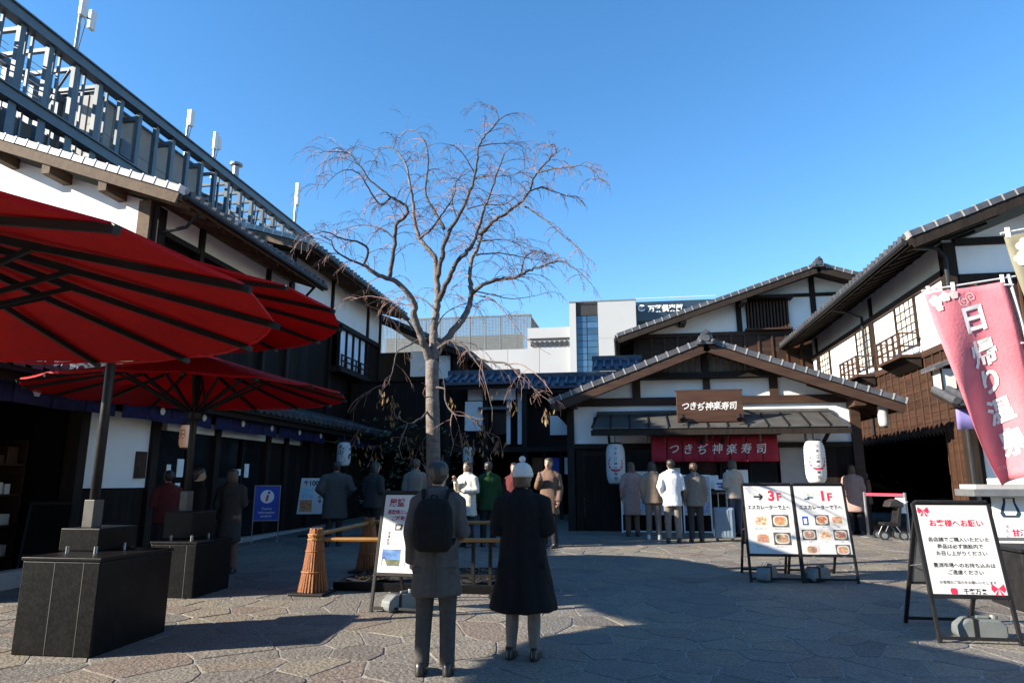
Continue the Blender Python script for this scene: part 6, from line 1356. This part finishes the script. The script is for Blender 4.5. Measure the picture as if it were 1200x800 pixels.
    bm = bmesh.new(); bm.from_mesh(me); f2 = fing.mesh('f'); bm.from_mesh(f2); bm.to_mesh(me); bm.free(); bpy.data.meshes.remove(f2)
    b = mpart('body', me, 'skin', t)
    ey = MB()
    for sx in (-1, 1): ey.sphere(HP(sx*.031, .098, 1.600), (.012*s, .008*s, .007*s), 8, 5); ey.tube([HP(sx*.018, .105, 1.622), HP(sx*.032, .104, 1.627), HP(sx*.048, .094, 1.620)], .0035*s, 5)
    part('eyes', ey, 'eye', b); part('mouth', MB().tube([HP(-.022, .104, 1.523), HP(0, .112, 1.525), HP(.022, .104, 1.523)], [.003*s, .0062*s, .003*s], 6), 'lip', b)
    # hair
    hr = MB(); 
    def hrow(rows): 
        q = MB(); q.vloft([(z*s, 0, cy*s, rx*s, ry*s) for z, cy, rx, ry in rows], 20, 2.1); hr.add([tuple(HP(x/s, y/s, z/s)) for x, y, z in q.v], q.f)
    if hair_kind in ('short', 'bob', 'long', 'bun'):
        hrow([(1.555, -.045, .06, .052), (1.58, -.036, .078, .070), (1.61, -.022, .085, .088), (1.64, -.010, .086, .100), (1.668, -.004, .080, .099), (1.692, -.002, .062, .078), (1.708, -.004, .03, .04)])
        if hair_kind == 'bob': hrow([(1.47, -.03, .085, .055), (1.50, -.03, .094, .068), (1.56, -.028, .094, .078), (1.62, -.018, .09, .086)])
        if hair_kind == 'long': hrow([(1.28, -.085, .075, .025), (1.36, -.08, .09, .035), (1.46, -.06, .095, .05), (1.54, -.04, .092, .066), (1.62, -.02, .089, .086)])
        if hair_kind == 'bun': hr.sphere(HP(0, -.12, 1.65), (.045*s, .04*s, .045*s), 10, 6)
    else:
        hrow([(1.50, -.04, .08, .05), (1.55, -.035, .085, .066), (1.60, -.025, .084, .083)])
    if hair_kind == 'short': hrow([(1.515, -.052, .040, .028), (1.54, -.05, .055, .045), (1.58, -.036, .07, .066)])
    mh = remesh(hr, min(vox, .009), 2); nrm_ = [v.normal.copy() for v in mh.vertices]
    for v, vn in zip(mh.vertices, nrm_):       # locks of hair
        a_ = atan2(v.co.x, v.co.y); v.co += vn*(.0055*mnoise.noise(Vector((a_*9, v.co.z*9, h*7)))+.003*mnoise.noise(Vector((a_*26, v.co.z*16, h*3))))*s
    mpart('hair', mh, hair, t)
    if hair_kind in ('hat', 'cap'):
        q = MB(); hatm = {'hat': 'cream_knit', 'cap': 'p_navy'}[hair_kind]; q.vloft([(z*s, 0, cy*s, rx*s, ry*s) for z, cy, rx, ry in [(1.60, -.004, .094, .112), (1.63, -.004, .098, .116), (1.66, -.004, .094, .110), (1.70, -.006, .078, .092), (1.725, -.008, .045, .055), (1.735, -.008, .015, .02)]], 20, 2.1)
        q.v = [tuple(HP(x/s, y/s, z/s)) for x, y, z in q.v]; mpart('hat', remesh(q, min(vox, .013), 3), hatm, t)
        q = MB(); q.vloft([(z*s, 0, cy*s, rx*s, ry*s) for z, cy, rx, ry in ([(1.595, -.004, .10, .118), (1.635, -.004, .103, .121)] if hair_kind == 'hat' else [(1.62, .06, .07, .11), (1.635, .06, .075, .115)])], 20, 2.1); q.v = [tuple(HP(x/s, y/s, z/s)) for x, y, z in q.v]; part('hat_brim', q, hatm, t, smooth=True)
        if hair_kind == 'hat': q = MB(); q.sphere(HP(0, -.008, 1.76), (.032*s, .032*s, .032*s), 12, 8); part('hat_pompom', q, hatm, t, smooth=True)
    # trousers / shoes
    if trousers:
        tr = MB()
        ring(tr, [(.80, 0, -.01, .12, .10), (.88, 0, -.012, .178, .126), (.98, 0, -.008, .178, .124), (1.02, 0, -.006, .168, .118)])
        for sx in (-1, 1):
            hip, kn, an, toe = A[sx]; tr.tube([hip+Vector((0, 0, .04)), hip.lerp(kn, .4), kn, kn.lerp(an, .5), an+Vector((0, 0, -.02))], [x*s for x in ((.092, .086, .061, .061, .044) if slim else (.098, .092, .072, .066, .063))], 14)
        mpart('trousers', remesh(tr, min(vox, .018), 4), trousers, t)
    for sx in (-1, 1):
        fy = step*sx; q = MB(); x = sx*.112*s; y = (fy+.035)*s
        q.vloft([(0.0, x, y, .045*s, .135*s), (.02*s, x, y, .049*s, .14*s), (.045*s, x, y-.005, .047*s, .132*s), (.07*s, x, y-.04*s, .043*s, .09*s), (.11*s, x, y-.065*s, .042*s, .055*s)], 16, 2.3); part('shoe', q, shoe, t, smooth=True)
    # top
    cl = MB(); hz = hem if hem else (.80 if top_kind == 'jacket' else .50)
    rows = []
    k = 8
    for i in range(k+1):
        z = hz+(1.10-hz)*i/k; f_ = 1-i/k; rows.append((z, 0, -.006, (.172+.055*f_*flare)*W + (.004*sin(i*2.1)), .128+.055*f_*flare))
    rows += [(1.2, 0, 0, .182*W, .135), (1.32, 0, -.004, .198*W, .138), (1.385, 0, -.012, .170*W, .114), (1.43, 0, -.016, .134, .106), (1.46, 0, -.014, .096, .094), (1.49, 0, -.008, .078, .08)]
    ring(cl, rows, 2.3, 28)
    for sx in (-1, 1):
        sh, el, wr, d = H_[sx]; cl.tube([V(sx*.06, -.012, 1.415), V(sx*.12*W, -.012, 1.395), sh+Vector((sx*.008, 0, -.004)), sh.lerp(el, .5), el, el.lerp(wr, .5), wr+d*.01], [.052*s, .066*s, .074*s*W, .072*s*W, .068*s*W, .058*s, .05*s], 14)
    if top_kind in ('hood', 'jacket'): cl.tube([V(-.07, -.07, 1.46), V(0, -.10, 1.455), V(.07, -.07, 1.46)], [.035*s, .045*s, .035*s], 10)
    mc = remesh(cl, min(vox, .018), 9 if vox < .015 else 3); am = 1.7 if vox < .015 else 1.0
    nrm_ = [v.normal.copy() for v in mc.vertices]
    for v, vn in zip(mc.vertices, nrm_):      # folds in the cloth
        p = v.co; q = mnoise.noise(Vector((p.x*7, p.y*7, p.z*3.2))+Vector((loc[0]*3, loc[1], 0)))*.012 + mnoise.noise(Vector((p.x*16, p.y*16, p.z*8)))*.005; v.co += vn*(q*am+(.006 if vox < .015 else 0))*s
    c = mpart('coat' if top_kind != 'dress' else 'dress', mc, top, t)
    if vox < .015:             # centre back seam with its vent, and a stitched hem
        vv = [v.co + c.location for v in c.data.vertices]; seam = []; zz = hz*s+.01
        while zz < 1.40*s:
            near = [p for p in vv if abs(p.x) < .03 and abs(p.z-zz) < .02 and p.y < 0]
            if near: seam.append(Vector((0, min(p.y for p in near)-.001, zz)))
            zz += .05
        part('back_seam', MB().tube(seam, .0028, 5), top, t); k_ = max(2, len(seam)//3); part('back_vent', MB().tube([p+Vector((.006, -.003, 0)) for p in seam[:k_]], .006, 6), top, t)
        for sx in (-1, 1):
            near = [p for p in vv if abs(p.z-.84*s) < .02 and p.x*sx > .08 and p.y < -.02]; p = max(near, key=lambda q: -q.y+q.x*sx*.6) if near else None
            if p is not None: part('pocket_flap', MB().box(p.x-.05, p.x+.05, p.y-.012, p.y+.02, p.z-.02, p.z+.025), top, t, bevel=.008)
    if top_kind == 'coat': part('collar', MB().tube([V(.075*cos(a), -.012+.075*sin(a), 1.472+.012*sin(a)) for a in [2*pi*i/14 for i in range(15)]], .02*s, 8), top, t, smooth=True)
    if bag == 'backpack':
        q = MB(); q.vloft([(.98*s, 0, -.21*s, .12*s, .075*s), (1.02*s, 0, -.225*s, .155*s, .10*s), (1.15*s, 0, -.23*s, .165*s, .11*s), (1.3*s, 0, -.22*s, .155*s, .095*s), (1.38*s, 0, -.205*s, .12*s, .07*s), (1.40*s, 0, -.2*s, .06*s, .03*s)], 24, 3.2); bp = thing('backpack', 'black backpack worn by '+('the waiting man in front' if 'man' in lab else 'a visitor'), 'bag', t.location, face, local=True); mb_ = mpart('pack', remesh(q, .012, 3), 'p_black', bp)
        part('front_pocket', MB().box(-.12*s, .12*s, -.345*s, -.30*s, 1.02*s, 1.18*s), 'p_black', bp, bevel=.02); part('carry_loop', MB().tube([V(-.03, -.2, 1.39), V(-.02, -.2, 1.425), V(.02, -.2, 1.425), V(.03, -.2, 1.39)], .008*s, 6), 'p_black', bp)
        for sx in (-1, 1): part('shoulder_strap', MB().tube([V(sx*.09, -.19, 1.37), V(sx*.11, -.10, 1.465), V(sx*.125, .02, 1.46), V(sx*.13, .135, 1.33), V(sx*.15, .09, 1.1), V(sx*.15, -.13, 1.04)], .017*s, 6), 'p_black', bp)
    if bag == 'tote':
        sh, el, wr, d = H_[1]; bg_ = thing('shoulder_bag', 'dark shoulder bag carried by '+lab.split(' with')[0].split(' in ')[0], 'bag', t.location, face, local=True) if False else None
        q = MB(); q.vloft([(.70*s, .26*s, 0, .05*s, .12*s), (.72*s, .265*s, 0, .07*s, .15*s), (.9*s, .26*s, 0, .055*s, .15*s), (.97*s, .255*s, 0, .03*s, .145*s)], 18, 3)
        part('carried_bag', q, 'p_black', t, smooth=True); part('bag_strap', MB().tube([V(.25, -.1, .96), V(.21, -.07, 1.2), V(.15, -.02, 1.475), V(.2, .1, 1.2), V(.25, .1, .96)], .012*s, 6), 'p_black', t)
    return t
for nm, c in dict(p_greydark=(.065, .062, .06), p_dark=(.028, .027, .03), p_black=(.012, .012, .013), p_grey=(.082, .078, .075), p_taupe=(.19, .165, .145), p_navy=(.03, .035, .06), p_beige=(.42, .34, .27), p_pink=(.34, .22, .19), p_white=(.68, .68, .70), p_green=(.022, .06, .024), p_cream=(.62, .58, .50), p_brown=(.15, .095, .07), p_maroon=(.11, .03, .03), p_char=(.045, .043, .043), p_denim=(.06, .07, .10), p_tan=(.30, .22, .16)).items(): M[nm] = cloth(nm, c)
def crowd():
    g = lambda px, py: atG(px, py)
    a = g(509, 790); person((a.x, a.y), radians(6), 1.60, 'man in grey knee-length coat with black backpack, seen from behind in front', 'p_grey', 'coat', 'p_greydark', 'hair', 'short', ('down', 'fore'), 'backpack', .011, hem=.62, flare=.75, wide=.95)
    a = g(613, 772); person((a.x, a.y), radians(-4), 1.57, 'woman in long flared black coat and cream bobble hat, seen from behind in front', 'p_black', 'coat', 'p_taupe', 'brown_hair', 'hat', ('fore', 'fore'), None, .011, hem=.42, flare=2.1, wide=1.07, slim=True)
    # queue at the sushi counter
    D = [((742, 628), .12, 1.66, 'customer in long rosy brown coat, leftmost at the sushi counter', 'p_pink', 'coat', 'p_brown', 'brown_hair', 'long', ('down', 'fore'), None, .48),
         ((767, 632), -.1, 1.66, 'customer in tan jacket with pale trousers, second from left at the sushi counter', 'p_tan', 'jacket', 'p_taupe', 'hair', 'bob', ('down', 'down'), None, .78),
         ((790, 636), .05, 1.70, 'customer in white padded jacket in the middle of the sushi counter', 'p_white', 'jacket', 'p_taupe', 'hair', 'short', ('pocket', 'fore'), None, .74),
         ((817, 635), .1, 1.63, 'customer in grey-brown jacket right of the one in white', 'p_taupe', 'jacket', 'p_char', 'brown_hair', 'short', ('down', 'down'), None, .76),
         ((863, 629), .5, 1.70, 'customer in beige sweater and dark trousers by the blue-grey suitcase', 'p_beige', 'jacket', 'p_denim', 'brown_hair', 'bob', ('fore', 'down'), None, .84),
         ((894, 622), .2, 1.58, 'person in black coat leaning on the counter behind the 3F board', 'p_black', 'hood', 'p_dark', 'hair', 'short', ('fore', 'fore'), None, .80)]
    for (p, f, h, lab, top, tk, trs, hr, hk, arms, bag, hem) in D:
        a = g(*p); person((a.x, a.y), f, h, lab, top, tk, trs, hr, hk, arms, bag, .019, hem=hem, flare=.6, group='customers at the sushi counter', lean=.12 if 'leaning' in lab else 0, shoe='white_shoe' if 'tan' in lab else 'shoe')
    a = g(1014, 629); person((a.x, a.y+.5), -.4, 1.58, 'person in rosy beige coat standing behind the red belt', 'p_pink', 'coat', 'p_dark', 'brown_hair', 'bob', ('fore', 'down'), None, .019, hem=.55, flare=.6)
    a = g(1036, 628); person((a.x, a.y+.9), .9, 1.40, 'shorter person in brown jacket beside the pushchair', 'p_brown', 'jacket', 'p_dark', 'hair', 'short', ('fore', 'fore'), None, .019, flare=.4)
    # people standing around and behind the tree
    Q = [((390, 640), .4, 1.68, 'person in wide grey coat left of the tree, below the crested lantern', 'p_grey', 'coat', 'p_char', 'hair', 'short', ('pocket', 'pocket'), None, .55, 1.3),
         ((436, 642), -.5, 1.66, 'person in charcoal jacket between the grey coat and the tree', 'p_char', 'jacket', 'p_dark', 'hair', 'bob', ('down', 'fore'), None, .78, 1.1),
         ((485, 640), .2, 1.72, 'person in slate coat just left of the tree trunk', 'p_taupe', 'coat', 'p_dark', 'brown_hair', 'short', ('down', 'down'), None, .60, 1.0),
         ((547, 641), 2.6, 1.66, 'person in cream coat facing the plaza, right of the tree trunk', 'p_cream', 'coat', 'p_dark', 'brown_hair', 'bob', ('fore', 'phone'), None, .62, 1.05),
         ((572, 640), .3, 1.66, 'person in dark green jacket right of the cream coat', 'p_green', 'jacket', 'p_dark', 'hair', 'short', ('down', 'down'), None, .72, 1.05),
         ((603, 640), 3.0, 1.64, 'person in dark maroon coat facing the plaza, left of the bobble hat', 'p_maroon', 'coat', 'p_dark', 'hair', 'bob', ('down', 'down'), None, .6, 1.0),
         ((644, 641), 2.9, 1.73, 'person in brown coat facing the plaza, right of the bobble hat', 'p_brown', 'coat', 'p_dark', 'brown_hair', 'short', ('down', 'phone'), None, .62, 1.0)]
    for (p, f, h, lab, top, tk, trs, hr, hk, arms, bag, hem, wd) in Q:
        a = g(*p); person((a.x, a.y), f, h, lab, top, tk, trs, hr, hk, arms, bag, .019, hem=hem, flare=.6, wide=wd)
    # figures in the shade under the red umbrellas
    R = [((187, 668), .9, 1.52, 'person in maroon jacket in deep shade under the left lantern', 'p_maroon', 'jacket', 'p_dark', 'hair', 'short', ('fore', 'down'), .8),
         ((222, 676), -.6, 1.56, 'person in black coat in deep shade beside the far umbrella pole', 'p_black', 'coat', 'p_dark', 'hair', 'short', ('down', 'down'), .6),
         ((264, 672), .3, 1.54, 'person in brown skirt coat in deep shade right of the far umbrella pole', 'p_char', 'coat', 'p_brown', 'brown_hair', 'bob', ('down', 'fore'), .5)]
    for (p, f, h, lab, top, tk, trs, hr, hk, arms, hem) in R:
        a = g(*p); person((a.x, a.y), f, h, lab, top, tk, trs, hr, hk, arms, None, .019, hem=hem, flare=.5)
crowd()
